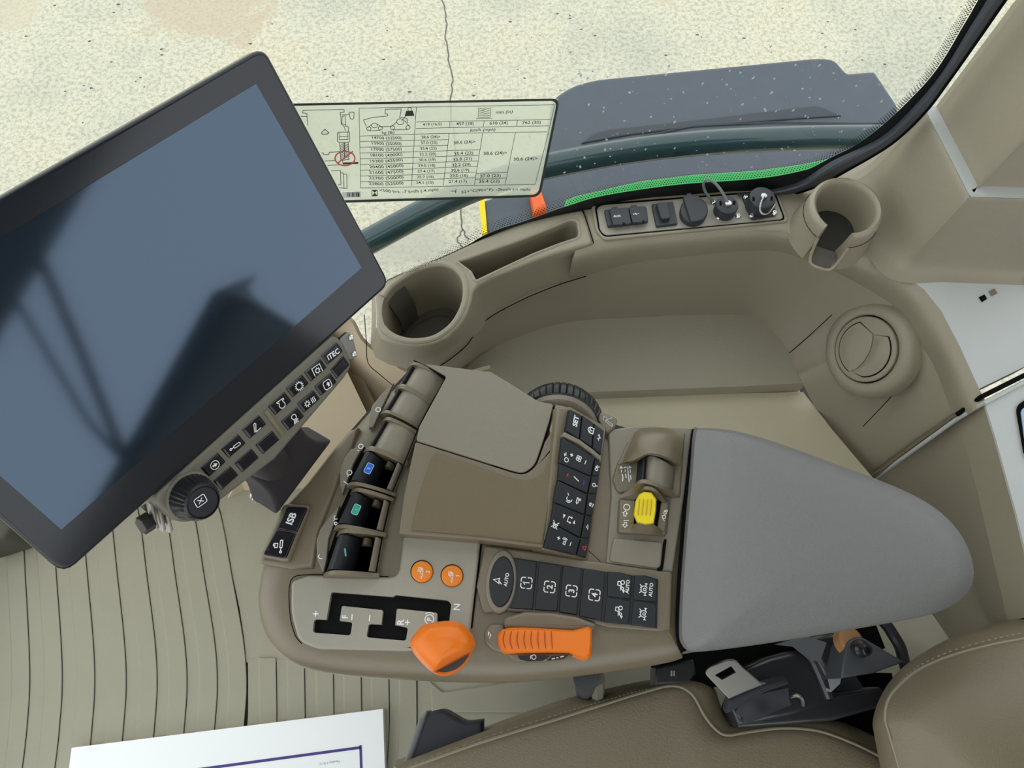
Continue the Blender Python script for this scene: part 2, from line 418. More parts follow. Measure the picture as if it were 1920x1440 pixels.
# ================================================================== WINDOW
GPLAN = spl([Vector(p) for p in [(-1.05, .36), (-.8, .376), (-.5, .39), (-.3, .398), (-.132, .411), (-.033, .463), (.078, .50), (.187, .519), (.306, .526), (.425, .537), (.6, .55)]], 8)
def gy(x):
    for a, b in zip(GPLAN, GPLAN[1:]):
        if a.x <= x <= b.x: t = (x - a.x) / (b.x - a.x); return a.y + (b.y - a.y) * t
    return GPLAN[-1].y if x > 0 else GPLAN[0].y
def glass(px, py, off=0.0):                    # point on the side glass seen at a pixel; off = towards the cab
    r = ray(px, py); lo, hi = .05, 3.0
    for _ in range(45):
        t = (lo + hi) / 2; q = CAM + r * t
        if q.y > gy(q.x) - off: hi = t
        else: lo = t
    return CAM + r * hi
gm = bpy.data.materials.new('cab_glass'); gm.use_nodes = True; t = gm.node_tree; t.nodes.clear()
o_ = t.nodes.new('ShaderNodeOutputMaterial'); mx = t.nodes.new('ShaderNodeMixShader'); tr = t.nodes.new('ShaderNodeBsdfTransparent'); gl = t.nodes.new('ShaderNodeBsdfGlossy'); fr = t.nodes.new('ShaderNodeFresnel')
fr.inputs[0].default_value = 1.25; tr.inputs[0].default_value = (.96, .98, .95, 1); gl.inputs['Roughness'].default_value = .02
t.links.new(fr.outputs[0], mx.inputs[0]); t.links.new(tr.outputs[0], mx.inputs[1]); t.links.new(gl.outputs[0], mx.inputs[2]); t.links.new(mx.outputs[0], o_.inputs[0])
win = bpy.data.objects.new('window_1', None); link(win, Vector((0, .5, .66)), None); structure(win); win['label'] = 'curved side window above the beige sill'
gv = [Vector((p.x, p.y, (.16 if p.x < -.44 else .64) if z < 1 else z)) for z in (.64, 1.88) for p in GPLAN if p.x <= .43]; K = len(gv) // 2
mk('pane', gv, [(i, i + 1, K + i + 1, K + i) for i in range(K - 1)], gm, win)
top = [(700, 533), (768, 507), (836, 468), (893, 430), (931, 415), (997, 392), (1066, 368), (1135, 349), (1272, 329), (1410, 319), (1490, 306), (1547, 288), (1616, 250), (1685, 192), (1740, 128), (1793, 38), (1817, 0), (1880, -110)]
bot = [(702, 548), (775, 515), (850, 488), (904, 460), (945, 440), (1005, 425), (1071, 409), (1140, 394), (1275, 378), (1420, 364), (1500, 342), (1565, 303), (1656, 256), (1726, 189), (1773, 130), (1822, 48), (1853, 0), (1915, -110)]
T = spl([Vector(p) for p in top], 6); B = spl([Vector(p) for p in bot], 6)
mid = []
for a, b in zip(T, B): d = b - a; mid.append(a + d * min(.55, 17 / d.length))
mk('frit_band', *sheet([[glass(p.x, p.y, .0015) for p in mid], [glass(p.x, p.y, .0015) for p in [(a + b) / 2 for a, b in zip(mid, B)]], [glass(p.x, p.y, .0015) for p in B]], su=False, sv=False), FRIT, win)
dv = G()
for row in range(5):                           # fading dots of the enamel border
    f = row / 5; acc = 0; last = None; rad = .0011 * (.55 + .5 * f)
    for a, b in zip(T, mid):
        p = a + (b - a) * f
        if last is None: last = p; continue
        n = max(1, int((p - last).length / 4.6))
        for k in range(n):
            q = last + (p - last) * ((k + (.5 if row % 2 else 0)) / n); c = glass(q.x, q.y, .0016)
            dv.add(([c + Vector((rad * math.cos(i * 1.5708), 0, rad * math.sin(i * 1.5708))) for i in range(4)], [(0, 1, 2, 3)]))
        last = p
o = dv.make('frit_dots', FRIT, win, 0); o['kind'] = 'stuff'
sl = [(1380, 362), (1440, 356), (1500, 340), (1560, 302), (1653, 256), (1723, 189), (1770, 130), (1819, 50), (1850, 0), (1930, -140)]
sr = [(1390, 370), (1460, 370), (1530, 350), (1593, 317), (1671, 270), (1733, 212), (1780, 150), (1842, 62), (1885, 0), (1985, -140)]
mk('seal', *sheet([[glass(*p, .004) for p in sl], [glass((a[0] + b[0]) / 2, (a[1] + b[1]) / 2, .011) for a, b in zip(sl, sr)], [glass(*p, .005) for p in sr]], 6, 3), SEAL, win)
mk('seal_lip', *tube(spl([glass(*p, .006) for p in sr], 6), .0016, 6), VOID, win)
DROP = mat('water_drop', (.62, .68, .72), .05, spec=1.0, coat=1)
dv = G(); random.seed(11)
for _ in range(230):
    if random.random() < .62: x, y = random.uniform(1040, 1700), random.uniform(110, 330)
    else: x, y = random.uniform(690, 1780), random.uniform(60, 520)
    tt = min(range(len(T)), key=lambda i: abs(T[i].x - x))
    if y > T[tt].y - 4 or (560 < x < 1050 and 180 < y < 380): continue
    c = glass(x, y, .0008); r = random.choice((.0005, .0006, .0009, .0012)); sl_ = random.uniform(.8, 2.0); dx = random.uniform(-.4, .6)
    k = [c + Vector((r * math.cos(i * 1.05) + dx * r * math.sin(i * 1.05), -.0001, sl_ * r * math.sin(i * 1.05))) for i in range(6)]
    dv.add((k + [c + Vector((0, -r * .5, 0))], [(i, (i + 1) % 6, 6) for i in range(6)]))
o = dv.make('water_drops', DROP, win); o['kind'] = 'stuff'

# ------------------------------------------------------------------ weight and speed label stuck on the glass
lm = bpy.data.materials.new('translucent_label'); lm.use_nodes = True; t = lm.node_tree; t.nodes.clear()
o_ = t.nodes.new('ShaderNodeOutputMaterial'); m1 = t.nodes.new('ShaderNodeMixShader'); m2 = t.nodes.new('ShaderNodeMixShader'); tr = t.nodes.new('ShaderNodeBsdfTransparent'); df = t.nodes.new('ShaderNodeBsdfDiffuse'); tl = t.nodes.new('ShaderNodeBsdfTranslucent')
tr.inputs[0].default_value = (.80, .84, .76, 1); df.inputs[0].default_value = (.74, .76, .66, 1); tl.inputs[0].default_value = (.80, .84, .70, 1)
m1.inputs[0].default_value = .5; m2.inputs[0].default_value = .68
t.links.new(df.outputs[0], m1.inputs[1]); t.links.new(tl.outputs[0], m1.inputs[2]); t.links.new(tr.outputs[0], m2.inputs[1]); t.links.new(m1.outputs[0], m2.inputs[2]); t.links.new(m2.outputs[0], o_.inputs[0])
lab = thing('window_label', 'pale green weight and speed table label with black border stuck on the side window', 'label', glass(800, 372, .003))
Z2 = lambda x, y: (540 + x / 3.5556, 160 + y / 3.5556)
def gpoly(name, pts, off, m, parent):
    pts = rnd(pts, 0, 6); vs = [glass(*p, off) for p in pts]; c = len(vs)
    return mk(name, vs, [tuple(range(c))], m, parent, 0)
def bilin(u, v):                                # label face: u along, v down (0..1), in photo pixels
    A, B_, C, D = Vector((450, 198)), Vector((1046, 186)), Vector((1008, 369)), Vector((450, 384))
    return (A * (1 - u) + B_ * u) * (1 - v) + (D * (1 - u) + C * u) * v
out = rnd([(450, 196), (1050, 184.5, 16), (1013, 369.5, 16), (450, 386)], 0, 6); inn = rnd([(450, 200.5), (1044.5, 189, 13), (1009, 365, 13), (450, 381)], 0, 6)
def dense(pts):
    o_ = []
    for a, b in zip(pts, pts[1:] + pts[:1]): n = 12; o_ += [(a[0] + (b[0] - a[0]) * k / n, a[1] + (b[1] - a[1]) * k / n) for k in range(n)]
    return o_
out, inn = dense(out), dense(inn)
def ringmesh(a, b, off): return loft([[glass(*p, off) for p in a], [glass(*p, off) for p in b]])
mk('face', *sheet([[glass(*(Vector(inn[0]) * 0 + bilin(i / 60, j / 6)), .0030) for i in range(61)] for j in range(7)], su=False, sv=False), lm, lab, 0)
mk('border', *ringmesh(out, inn, .0044), INK, lab, 0)
lg = G(); rg = G(); bgk = G()
def gl_line(g_, pts, wpx=1.0, off=.0036, closed=False):
    pts = [Vector(Z2(*p)) for p in pts]; fine = []
    if closed: pts = pts + [pts[0]]
    for a, b in zip(pts, pts[1:]):
        n = max(1, int((b - a).length / 12)); fine += [a + (b - a) * (k / n) for k in range(n)]
    fine.append(pts[-1]); vs, fs = ribbon(fine, wpx); g_.add(([glass(v.x, v.y, off) for v in vs], fs))
def gl_text(s, x, y, hz, ang=-1.5, italic=.0, off=.0040):
    px, py = Z2(x, y); o = glass(px, py, off); ex = glass(px + 8, py + 8 * math.sin(math.radians(ang)), off) - o; ex.normalize(); ey = Vector((0, 0, 1)); h = (glass(px, py - 4, off) - o).length / 4 * hz / 3.5556
    g_, fs = glyphs(s, .012); k = h / .7; vv = [o + ex * ((v.x + v.y * italic) * k * 1.0) + ey * (v.y * k) for v in g_]
    for v in vv: v.y = gy(v.x) - off
    lg.add((vv, fs))
# table rules
xl = lambda y: 476 + (y - 150) * .019
gl_line(lg, [(474, 152), (1778, 130), (1740, 300), (1648, 660), (485, 685), (474, 152)], .9)
gl_line(lg, [(856, 145), (843, 335), (824, 670)], .9)
gl_line(lg, [(856, 245), (1752, 228)], .9); gl_line(lg, [(852, 287), (1740, 270)], .9); gl_line(lg, [(478, 339), (845, 325), (1725, 310)], .9)
for (a, b) in (((1080, 240), (1077, 280)), ((1308, 236), (1302, 276)), ((1530, 232), (1524, 272)), ((1074, 322), (1036, 665)), ((1298, 318), (1243, 662)), ((1516, 316), (1448, 660))): gl_line(lg, [a, b], .9)
for i in range(8):
    y = 375 + i * 38.3; gl_line(lg, [(480, y), (838 - i * 2, y - 8)], .9)
    gl_line(lg, [(838 - i * 2, y - 8), (1068 - i * 4, y - 13 - i)], .9)
for i in range(2, 8): y = 375 + i * 38.3 - 14 - i; gl_line(lg, [(1068 - i * 4, y), (1288 - i * 5.5, y - 6)], .9)
gl_line(lg, [(1256, 588), (1466, 580)], .9); gl_line(lg, [(1250, 626), (1458, 618)], .9)
rowsT = [('14700 (32500)', '38.6 (24)>', ''), ('15900 (35000)', '37.0 (23)', ''), ('17000 (37500)', '35.4 (22)', ''), ('18100 (40000)', '32.2 (20)', '35.4 (22)'), ('19300 (42500)', '30.6 (19)', '33.8 (21)'), ('20400 (45000)', '29.0 (18)', '32.2 (20)'), ('21600 (47500)', '27.4 (17)', '30.6 (19)'), ('22700 (50000)', '25.7 (16)', '29.0 (18)'), ('23800 (52500)', '24.1 (15)', '27.4 (17)')]
for i, (a, b, c) in enumerate(rowsT):
    y = 355 + i * 38; gl_text(a, 660 - i * .6, y, 20); gl_text(b, 953 - i * 4 - (0 if i == 0 else 8), y - 8, 20)
    if c: gl_text(c, 1172 - (i - 3) * 8, y - 14 - (i - 3) * .5, 20)
for s, x, y in (('419 (16.5)', 962, 262), ('457 (18)', 1180, 258), ('610 (24)', 1405, 254), ('762 (30)', 1624, 250), ('38.6 (24)>', 1178, 381), ('38.6 (24)>', 1382, 455), ('38.6 (24)>', 1584, 493), ('37.0 (23)', 1350, 606), ('35.4 (22)', 1342, 642)): gl_text(s, x, y, 20)
gl_text('mm (in)', 1442, 180, 20, italic=.2); gl_text('km/h (mph)', 1300, 299, 20, italic=.2); gl_text('kg (lb)', 668, 317, 20, italic=.2)
gl_text('<100 hrs: -7 km/h (-4 mph)', 812, 711, 20); gl_text('32+°C(90+°F): -2km/h (-1 mph)', 1392, 697, 18)
Z5 = lambda pts: [((x / 1.929), (y / 1.929)) for x, y in pts]     # from the finer crop of the pictograms
tw = 1.1
for L_ in ([(185, 355), (195, 325), (335, 318), (580, 315), (720, 310), (722, 345), (675, 350), (685, 500), (720, 525), (740, 590)], [(185, 355), (245, 360), (245, 400), (165, 400)], [(245, 400), (255, 520)], [(690, 385), (785, 375)], [(700, 400), (735, 395), (745, 515), (690, 490), (700, 400)], [(740, 525), (780, 540), (775, 600)],
           [(635, 605), (635, 720), (665, 740), (775, 735), (795, 715), (790, 600), (635, 605)], [(658, 610), (660, 700), (770, 695), (768, 605)], [(660, 660), (770, 655)], [(665, 740), (680, 965), (785, 955), (775, 735)], [(430, 870), (455, 870), (460, 892), (525, 890), (530, 862), (600, 858), (665, 850)], [(470, 975), (620, 965)], [(510, 1030), (690, 1022)], [(700, 965), (705, 1000)],
           [(555, 1100), (675, 1095), (680, 1275), (640, 1280)], [(680, 1125), (715, 1130), (720, 1325), (660, 1315)], [(720, 1145), (755, 1145), (758, 1325), (720, 1325)]): gl_line(lg, Z5(L_), tw)
gl_line(lg, Z5([(430, 608), (475, 565), (525, 610), (510, 625), (440, 628)]), 1.4, closed=True); gl_line(lg, Z5([(785, 350), (850, 345), (848, 420), (830, 438), (800, 430), (785, 350)]), tw)
for k in range(9): gl_line(lg, Z5([(670, 775 + k * 21), (725, 745 + k * 21), (780, 772 + k * 21)]), 1.0)
gl_line(lg, Z5([(722, 735), (730, 950)]), 1.6)
gl_line(lg, Z5([(705, 1005), (905, 998)]), 3.6)
for L_ in ([(1010, 530), (970, 445), (1100, 412), (1280, 395), (1282, 370), (1250, 362), (1250, 310), (1455, 303), (1450, 362), (1435, 412), (1490, 415), (1530, 430), (1535, 480)], [(1200, 532), (1330, 530), (1400, 470)], [(1500, 455), (1570, 535)], [(1350, 572), (1545, 568)], [(1045, 585), (1185, 580)], [(1020, 545), (1080, 505)], [(1150, 500), (1215, 540)], [(1460, 462), (1510, 400)]): gl_line(lg, Z5(L_), tw)
for x, y, a, b in ((1113, 517, 38, 30), (1040, 558, 27, 24), (1187, 552, 27, 22), (1445, 468, 48, 38), (1345, 545, 28, 24), (1543, 542, 28, 24), (1565, 310, 24, 26)): gl_line(lg, Z5(ell(x, y, a, b, n=18)), tw, closed=True)
def gl_fill(g_, pts, off=.0037): vs = [glass(*Z2(*p), off) for p in pts]; g_.add((vs, [tuple(range(len(vs)))]))
gl_fill(lg, Z5([(1520, 330), (1605, 326), (1625, 392), (1500, 398)]))
gl_fill(lg, Z5([(1080, 1350), (1148, 1348), (1115, 1382)])); gl_fill(lg, Z5([(1115, 1382), (1150, 1420), (1080, 1424)])); gl_line(lg, Z5([(1080, 1350), (1148, 1348), (1150, 1420), (1080, 1424)]), 1.2, closed=True)
for k in range(6): gl_line(lg, [(1275, 152 + k * 12), (1300, 160 + k * 11), (1312, 150 + k * 12), (1345, 158 + k * 11)], .9)
gl_line(lg, [(1270, 148), (1268, 215)], .9); gl_line(lg, [(1352, 146), (1350, 212)], .9); gl_line(lg, [(1255, 222), (1360, 220)], .9)
gl_line(lg, [(1085, 706), (1116, 705)], 1.2); gl_line(lg, [(1121, 691), (1117, 719)], 1.4)
lg.make('lettering', INK, lab, 0)
gl_line(rg, Z5(ell(733, 940, 128, 92, n=30)), 2.6, .0040, True); gl_line(rg, Z5([(640, 1000), (835, 850)]), 2.6, .0040)
rg.make('prohibition_sign', mat('pale_red_print', (.72, .16, .14), .5), lab, 0)
gl_fill(bgk, [(360, 712), (486, 708), (486, 746), (366, 750)], .0036); bgk.make('barcode_ground', WHITE, lab, 0)
bg2 = G()
for k, wz in enumerate((4, 7, 3, 9, 4, 8, 10)): gl_line(bg2, [(395 + k * 12.5, 715), (396 + k * 12.5, 744)], wz / 3.5, .0040)
bg2.make('barcode_bars', INK, lab, 0)
# ================================================================== CAB SHELL
def box(x0, x1, y0, y1, z0, z1):
    v = [(x, y, z) for z in (z0, z1) for y in (y0, y1) for x in (x0, x1)]
    return v, [(0, 2, 3, 1), (4, 5, 7, 6), (0, 1, 5, 4), (2, 6, 7, 3), (0, 4, 6, 2), (1, 3, 7, 5)]
# floor: dark base, ribbed mat strips lying on it
fl = structure(mk('floor', [(-1.0, -1.3, -.008), (.80, -1.3, -.008), (.80, .62, -.008), (-1.0, .42, -.008), (-.6, .52, -.008), (-.3, .56, -.008), (-.1, .6, -.008)], [(0, 1, 2, 6, 5, 4, 3)], GROOVE, ang=0))
def strip(name, L, R, z):                      # strip between two pixel curves on the floor
    a = [P(p.x, p.y, z) for p in L]; b = [P(p.x, p.y, z) for p in R]; n = len(a); bv = .0022
    ai = [p + (q - p).normalized() * bv for p, q in zip(a, b)]; bi = [q + (p - q).normalized() * bv for p, q in zip(a, b)]
    dn = Vector((0, 0, -z - .007)); sh = Vector((0, 0, -.0016))
    rows = [[p + dn for p in a], [p + sh for p in a], ai, bi, [p + sh for p in b], [p + dn for p in b]]
    vs, fs = loft(rows, closed=False); mk(name, vs, fs, MAT_, fl, 30)
def rib(L, M, R, zc=.0010, zr=.0036):          # one mat strip: flat channel, step up, raised rib, sharp right edge
    V = lambda c, z: [P(p.x, p.y, z) for p in c]
    n1 = [p + Vector((-1.2, 0)) for p in M]; n2 = [p + Vector((1.2, 0)) for p in M]; e = [p + Vector((-1.4, 0)) for p in R]
    rows = [V(L, -.0075), V(L, zc), V(n1, zc), V(n2, zr), V(e, zr), V(R, zr - .0012), V(R, -.0075)]
    mk('mat_rib', *loft(rows, closed=False), MAT_, fl, 25)
dark = [-6, 56, 117, 178, 237, 295, 351, 408, 463]
def edge(x, k, right):                         # photo curve of one mat line
    lean = 10 + k * 5.0
    pts = [(x - lean * 1.75, 860), (x - lean, 960), (x - lean * .55, 1080), (x - lean * .12, 1200), (x, 1280), (x - 4, 1350), (x - 14, 1440), (x - 45, 1640), (x - 90, 1900)]
    return spl([Vector(p) for p in pts], 5)
E_ = [edge(x, k, 0) for k, x in enumerate(dark)]; sh = lambda c, d: [p + Vector((d, 0)) for p in c]
pitch = [61, 61, 60, 58, 57, 56, 56, 55]
for k in range(len(dark)):
    rib(sh(E_[k - 1], .7) if k else sh(E_[0], -420), sh(E_[k], -34), sh(E_[k], -.7))
d2 = [518, 571, 625, 677, 729, 781]
for k, x in enumerate(d2):
    e = spl([Vector(p) for p in [(x, 1234 + k * 3), (x + 1, 1300), (x + 1, 1360), (x - 4, 1440), (x - 25, 1640), (x - 60, 1900)]], 5)
    if k == 0: pe = spl([Vector(p) for p in [(464, 1236), (464.5, 1300), (463, 1360), (450, 1440), (419, 1640), (374, 1900)]], 5)
    rib(sh(pe, .7), sh(e, -33), sh(e, -.7)); pe = e
# plain mat beyond the ribs
plate('mat_border', [(366, 840), (377, 860), (397, 915), (414, 960), (426, 1020), (436, 1080), (449, 1140), (458, 1200), (462, 1242), (1500, 1242), (1500, 700), (1000, 700), (560, 830)], .0005, .006, MAT_, fl)
pe2 = [(782, 1230), (783, 1300), (783, 1360), (778, 1440), (757, 1640), (720, 1900)]
plate('mat_apron', pe2 + [(1900, 1900), (1900, 1100), (1500, 1100), (1500, 1230)], .0004, .006, MAT_, fl)
plate('mat_patch', [(806, 1278), (830, 1298, 6), (1075, 1262), (1240, 1230), (1240, 1340), (810, 1335)], .0005, .006, MAT_, fl, h=.004, bev=.002)

# lower side trim ahead of the console
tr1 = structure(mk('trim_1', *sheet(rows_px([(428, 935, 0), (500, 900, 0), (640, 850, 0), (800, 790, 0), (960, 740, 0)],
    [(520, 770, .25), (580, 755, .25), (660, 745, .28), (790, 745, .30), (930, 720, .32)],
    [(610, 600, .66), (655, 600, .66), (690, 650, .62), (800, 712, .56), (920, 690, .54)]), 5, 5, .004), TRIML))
seam('joint', [(683, 590, .69), (687, 640, .655), (690, 680, .60), (712, 702, .575), (752, 735, .53)], VOID, tr1, .0005)

# side wall under the sill, shelf, lower ledge
W = bpy.data.objects.new('wall_right', None); link(W, P(1250, 592, 0), None); structure(W)
r1 = [(770, 722, .61), (850, 668, .635), (877, 644, .64), (909, 601, .64), (971, 565, .64), (1039, 536, .64), (1099, 517, .638), (1180, 495, .650), (1280, 482, .655), (1413, 470, .655), (1480, 477, .655), (1544, 500, .655), (1607, 531, .655), (1659, 562, .655), (1690, 590, .655), (1719, 635, .655), (1752, 688, .655), (1782, 767, .655), (1795, 790, .65)]
r2 = [(740, 772, .53), (830, 716, .53), (870, 693, .53), (905, 665, .53), (950, 640, .53), (1030, 612, .53), (1100, 600, .53), (1180, 596, .53), (1280, 591, .53), (1390, 590, .53), (1420, 599, .53), (1445, 617, .53), (1465, 640, .53), (1480, 662, .53), (1492, 690, .53), (1505, 719, .53), (1548, 798, .49), (1603, 868, .48), (1640, 895, .48)]
rm = [((a[0] * .5 + b[0] * .5), (a[1] * .5 + b[1] * .5), (a[2] + b[2]) / 2) for a, b in zip(r1, r2)]
def nudge(p, d): return P(*p) + Vector((0, d, 0))
mk('wall_panel', *sheet([[P(*p) for p in r1], [P(*p) for p in rm], [P(*p) for p in r2]], 5, 5, .004), TRIM, W)
r0 = [(1080, 462, .6985), (1108, 452, .6995), (1180, 445, .70), (1290, 437, .70), (1400, 428, .70), (1470, 430, .70), (1540, 462, .70), (1610, 480, .70), (1675, 500, .70), (1732, 542, .70), (1765, 583, .70), (1800, 650, .70), (1836, 729, .70), (1850, 755, .70)]
rs = [(1068, 526, .637)] + r1[6:]
ra = [(x0 * .5 + x1 * .5, y0 * .5 + y1 * .5, .688) for (x0, y0, _), (x1, y1, _) in zip(r0, rs)]
mk('sill_face', *sheet([[P(*p) for p in r0], [P(*p) for p in ra], [P(*p) for p in rs]], 5, 4, .003), TRIM, W)
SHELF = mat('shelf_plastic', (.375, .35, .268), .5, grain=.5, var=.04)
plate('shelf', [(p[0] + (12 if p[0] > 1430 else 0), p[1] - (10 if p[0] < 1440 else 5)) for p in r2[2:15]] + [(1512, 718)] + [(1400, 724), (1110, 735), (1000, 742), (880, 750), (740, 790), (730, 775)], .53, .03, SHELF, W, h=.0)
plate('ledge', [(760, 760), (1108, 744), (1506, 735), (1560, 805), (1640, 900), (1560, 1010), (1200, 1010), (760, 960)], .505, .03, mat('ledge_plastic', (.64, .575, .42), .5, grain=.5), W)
# sill top, outlet side
plate('sill_top', [(1093, 392), (1272, 364), (1400, 352), (1470, 350), (1530, 335), (1600, 300), (1668, 256), (1745, 340), (1705, 520), (1675, 500), (1610, 480), (1540, 465), (1470, 433), (1400, 430), (1290, 438), (1180, 446), (1112, 453)], .70, .02, TRIM, W, bev=.003)
PALE = mat('sky_lit_plastic', (.52, .535, .525), .45, grain=.4)  # paler, bluish trim: sky sheen of upward faces put into the colour
plate('rear_shelf', [(1660, 478), (1675, 500), (1732, 542), (1765, 583), (1800, 650), (1836, 729), (1850, 722), (1920, 688), (2150, 560), (2150, 330), (1860, 330)], .70, .02, PALE, W)
plate('slot', [(1836, 557), (1846, 552), (1851, 560), (1842, 566)], .7, .004, VOID, W, h=.001)
plate('slot', [(1855, 546), (1865, 541), (1870, 550), (1860, 555)], .7, .004, SHELL, W, h=.001)

# lower rear wall behind the armrest
RW = bpy.data.objects.new('wall_rear', None); link(RW, P(1800, 1000, 0), None); structure(RW)
a = [(1847, 757, .70), (1868, 825, .70), (1889, 902, .70), (1905, 960, .70), (1920, 1022, .70), (1938, 1090, .70), (1955, 1150, .70)]
b = [(1793, 778, .65), (1812, 845, .65), (1831, 915, .65), (1845, 975, .65), (1858, 1030, .65), (1873, 1095, .65), (1890, 1165, .65)]
c = [(1632, 893, .48), (1655, 935, .46), (1685, 995, .43), (1712, 1065, .40), (1735, 1130, .37), (1760, 1168, .35), (1790, 1212, .33)]
m_ = [((p[0] + q[0]) / 2 + 6, (p[1] + q[1]) / 2 - 3, (p[2] + q[2]) / 2) for p, q in zip(b, c)]
mk('rear_panel', *sheet([[P(*p) for p in r] for r in (a, b)], 5, 4, .004), TRIM, RW)
mk('rear_panel', *sheet([[P(*p) for p in r] for r in (b, m_, c)], 5, 4, .004), TRIM, RW)
plate('rear_ledge', [p[:2] for p in a] + [(2080, 1090), (2080, 600), (1920, 718)], .7015, .003, PALE, RW)
mk('joint', *tube([P(1632, 897, .485), P(1700, 845, .56), P(1788, 781, .655), P(1830, 757, .69)], .003, 8), SHELL, RW)
mk('joint_gap', *tube([P(1795, 777, .668), P(1840, 744, .702), P(1920, 704, .704), P(2080, 625, .704)], .0024, 8), VOID, RW)
mk('joint_lip', *tube([P(1640, 897, .485), P(1792, 787, .66), P(1846, 755, .704), P(1925, 714, .704), P(2080, 634, .704)], .0022, 8), PALE, RW)
plate('lower_box', [(1600, 1090), (1735, 1130), (1790, 1212), (1790, 1300), (1540, 1300), (1540, 1110)], .30, .29, mat('seat_box_tan', (.42, .39, .30), .5, grain=.4), RW, bev=.004)
for k, (pts) in enumerate(([(1893, 434, 4), (1926, 402), (1990, 430), (1990, 640), (1921, 514)], [(1906, 760, 14), (1935, 742, 10), (1990, 720), (1990, 1000), (1921, 846)])):
    wn = structure(plate('window_%d' % (k + 2), pts, .70, .006, VOID, None, h=.004)); 
    wn['label'] = 'dark edged lower corner of a rear window'
    c0 = [(x + 7 - .02 * (y - 500), y) for x, y, *_ in pts]
    plate('pane', [(1901, 428), (1926, 408), (1988, 440), (1988, 620), (1921, 490)] if k == 0 else [(1914, 768, 8), (1935, 756), (1988, 735), (1988, 960), (1921, 820)], .70, .003, mat('window_reflection', (.35, .47, .62), .12), wn, h=.0052)

# rear corner post
post = bpy.data.objects.new('trim_2', None); link(post, P(1710, 500, .70), None); structure(post); post['label'] = 'beige rear corner post beside the side window'
tops = [P(1728, 200, .813), P(1737, 218, .813), P(1776, 294, .813), P(1811, 362, .813), P(1822, 372, .813), P(1870, 374, .813), P(1930, 376, .813), P(2100, 382, .813)]
sfx = [1, 1, 1, .8, .6, .5, .5, .5]
outn = [Vector(v).normalized() for v in ((-1, 0, 0), (-1, 0, 0), (-1, 0, 0), (-.9, -.45, 0), (-.45, -.9, 0), (0, -1, 0), (0, -1, 0), (0, -1, 0))]
lv = [(.8125, -.003), (.812, 0), (.79, .003), (.76, .006), (.73, .011), (.712, .019), (.703, .032), (.700, .05)]
mk('post_base', *sheet([[Vector((p.x, p.y, z)) + n * (d * s if d > 0 else d) for p, n, s in zip(tops, outn, sfx)] for z, d in lv], 4, 3), TRIM, post)
mk('post_ledge', *loft([[p + n * -.001 for p, n in zip(tops, outn)], [p - n * .006 + Vector((0, 0, .0015)) for p, n in zip(tops, outn)], [p - n * .03 for p, n in zip(tops, outn)]], closed=False), PALE, post)
up = [p - n * .014 for p, n in zip(tops, outn)]
mk('post_upper', *sheet([[Vector((p.x + (z - .81) * .02, p.y, z)) for p in up] for z in (.80, .9, 1.1, 1.5, 1.9)], 4, 2), TRIM, post)
fx = up[2].x
for (px, py, s) in ((1787, 212, 1.0), (1926, 28, 1.15)):
    pp = Pl((fx + .005, 0, 0), (-1, 0, 0)).hit(px, py); r = .0125 * s
    ax = Vector((-1, -.12, .1))
    mk('screw_cap', *lathe([(r, -.01), (r, .006), (r * .93, .0085), (r * .72, .010), (r * .66, .0085), (.0001, .0088)], pp, ax, 28), TRIM, post)

# roof and the rest of the cab frame, all beyond the frame edges
CE = mat('headliner', (.30, .28, .24), .8); DK = mat('cab_frame_dark', (.05, .05, .05), .6)
ceil_ = G()
for bx in ((-.95, -.62, -1.35, .62), (.30, .95, -1.35, .62), (-.62, .30, -1.35, -.80), (-.62, .30, .30, .62)): ceil_.add(box(*bx, 1.9, 2.02))
structure(ceil_.make('ceiling', CE))
structure(mk('window_4', *box(-.63, .31, -.81, .31, 2.03, 2.036), gm))['label'] = 'unseen roof hatch added for top light'  # out of view, added to give up-facing surfaces a bluish sheen
def pillar(n, x, y, wx, wy, z0=0, z1=1.9): structure(mk(n, *box(x - wx, x + wx, y - wy, y + wy, z0, z1), DK))
fw = G(); q_ = [p for p in GPLAN if p.x <= -.20]
hz = [.15 + (.66 - .15) * max(0, min(1, (p.x + .50) / .12)) for p in q_]
fw.add(loft([[Vector((p.x, p.y - .035, -.006)) for p in q_], [Vector((p.x, p.y - .02, h - .05)) for p, h in zip(q_, hz)], [Vector((p.x, p.y - .012, h)) for p, h in zip(q_, hz)], [Vector((p.x, p.y + .01, h + .006)) for p, h in zip(q_, hz)], [Vector((p.x, p.y + .01, -.006)) for p in q_]], closed=False))
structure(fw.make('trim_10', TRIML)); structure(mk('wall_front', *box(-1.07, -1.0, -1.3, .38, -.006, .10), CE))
pillar('trim_3', .90, -1.28, .05, .06); pillar('trim_4', -.92, -1.28, .04, .05); pillar('trim_5', -1.02, .37, .03, .03)
structure(mk('trim_6', *box(.88, .94, -1.2, .45, 1.45, 1.9), DK)); structure(mk('trim_7', *box(.84, .92, -1.2, .45, 0, .80), CE))
structure(mk('wall_left', *box(-.9, .86, -1.36, -1.30, 0, .55), CE))
structure(mk('trim_8', *tube([(.9, -.10, 1.47), (.9, -.24, 1.30), (.9, -.50, 1.0)], .011, 8), DK)); structure(mk('trim_9', *tube([(.9, -.20, 1.47), (.9, -.36, 1.22), (.9, -.52, .8)], .007, 8), DK))
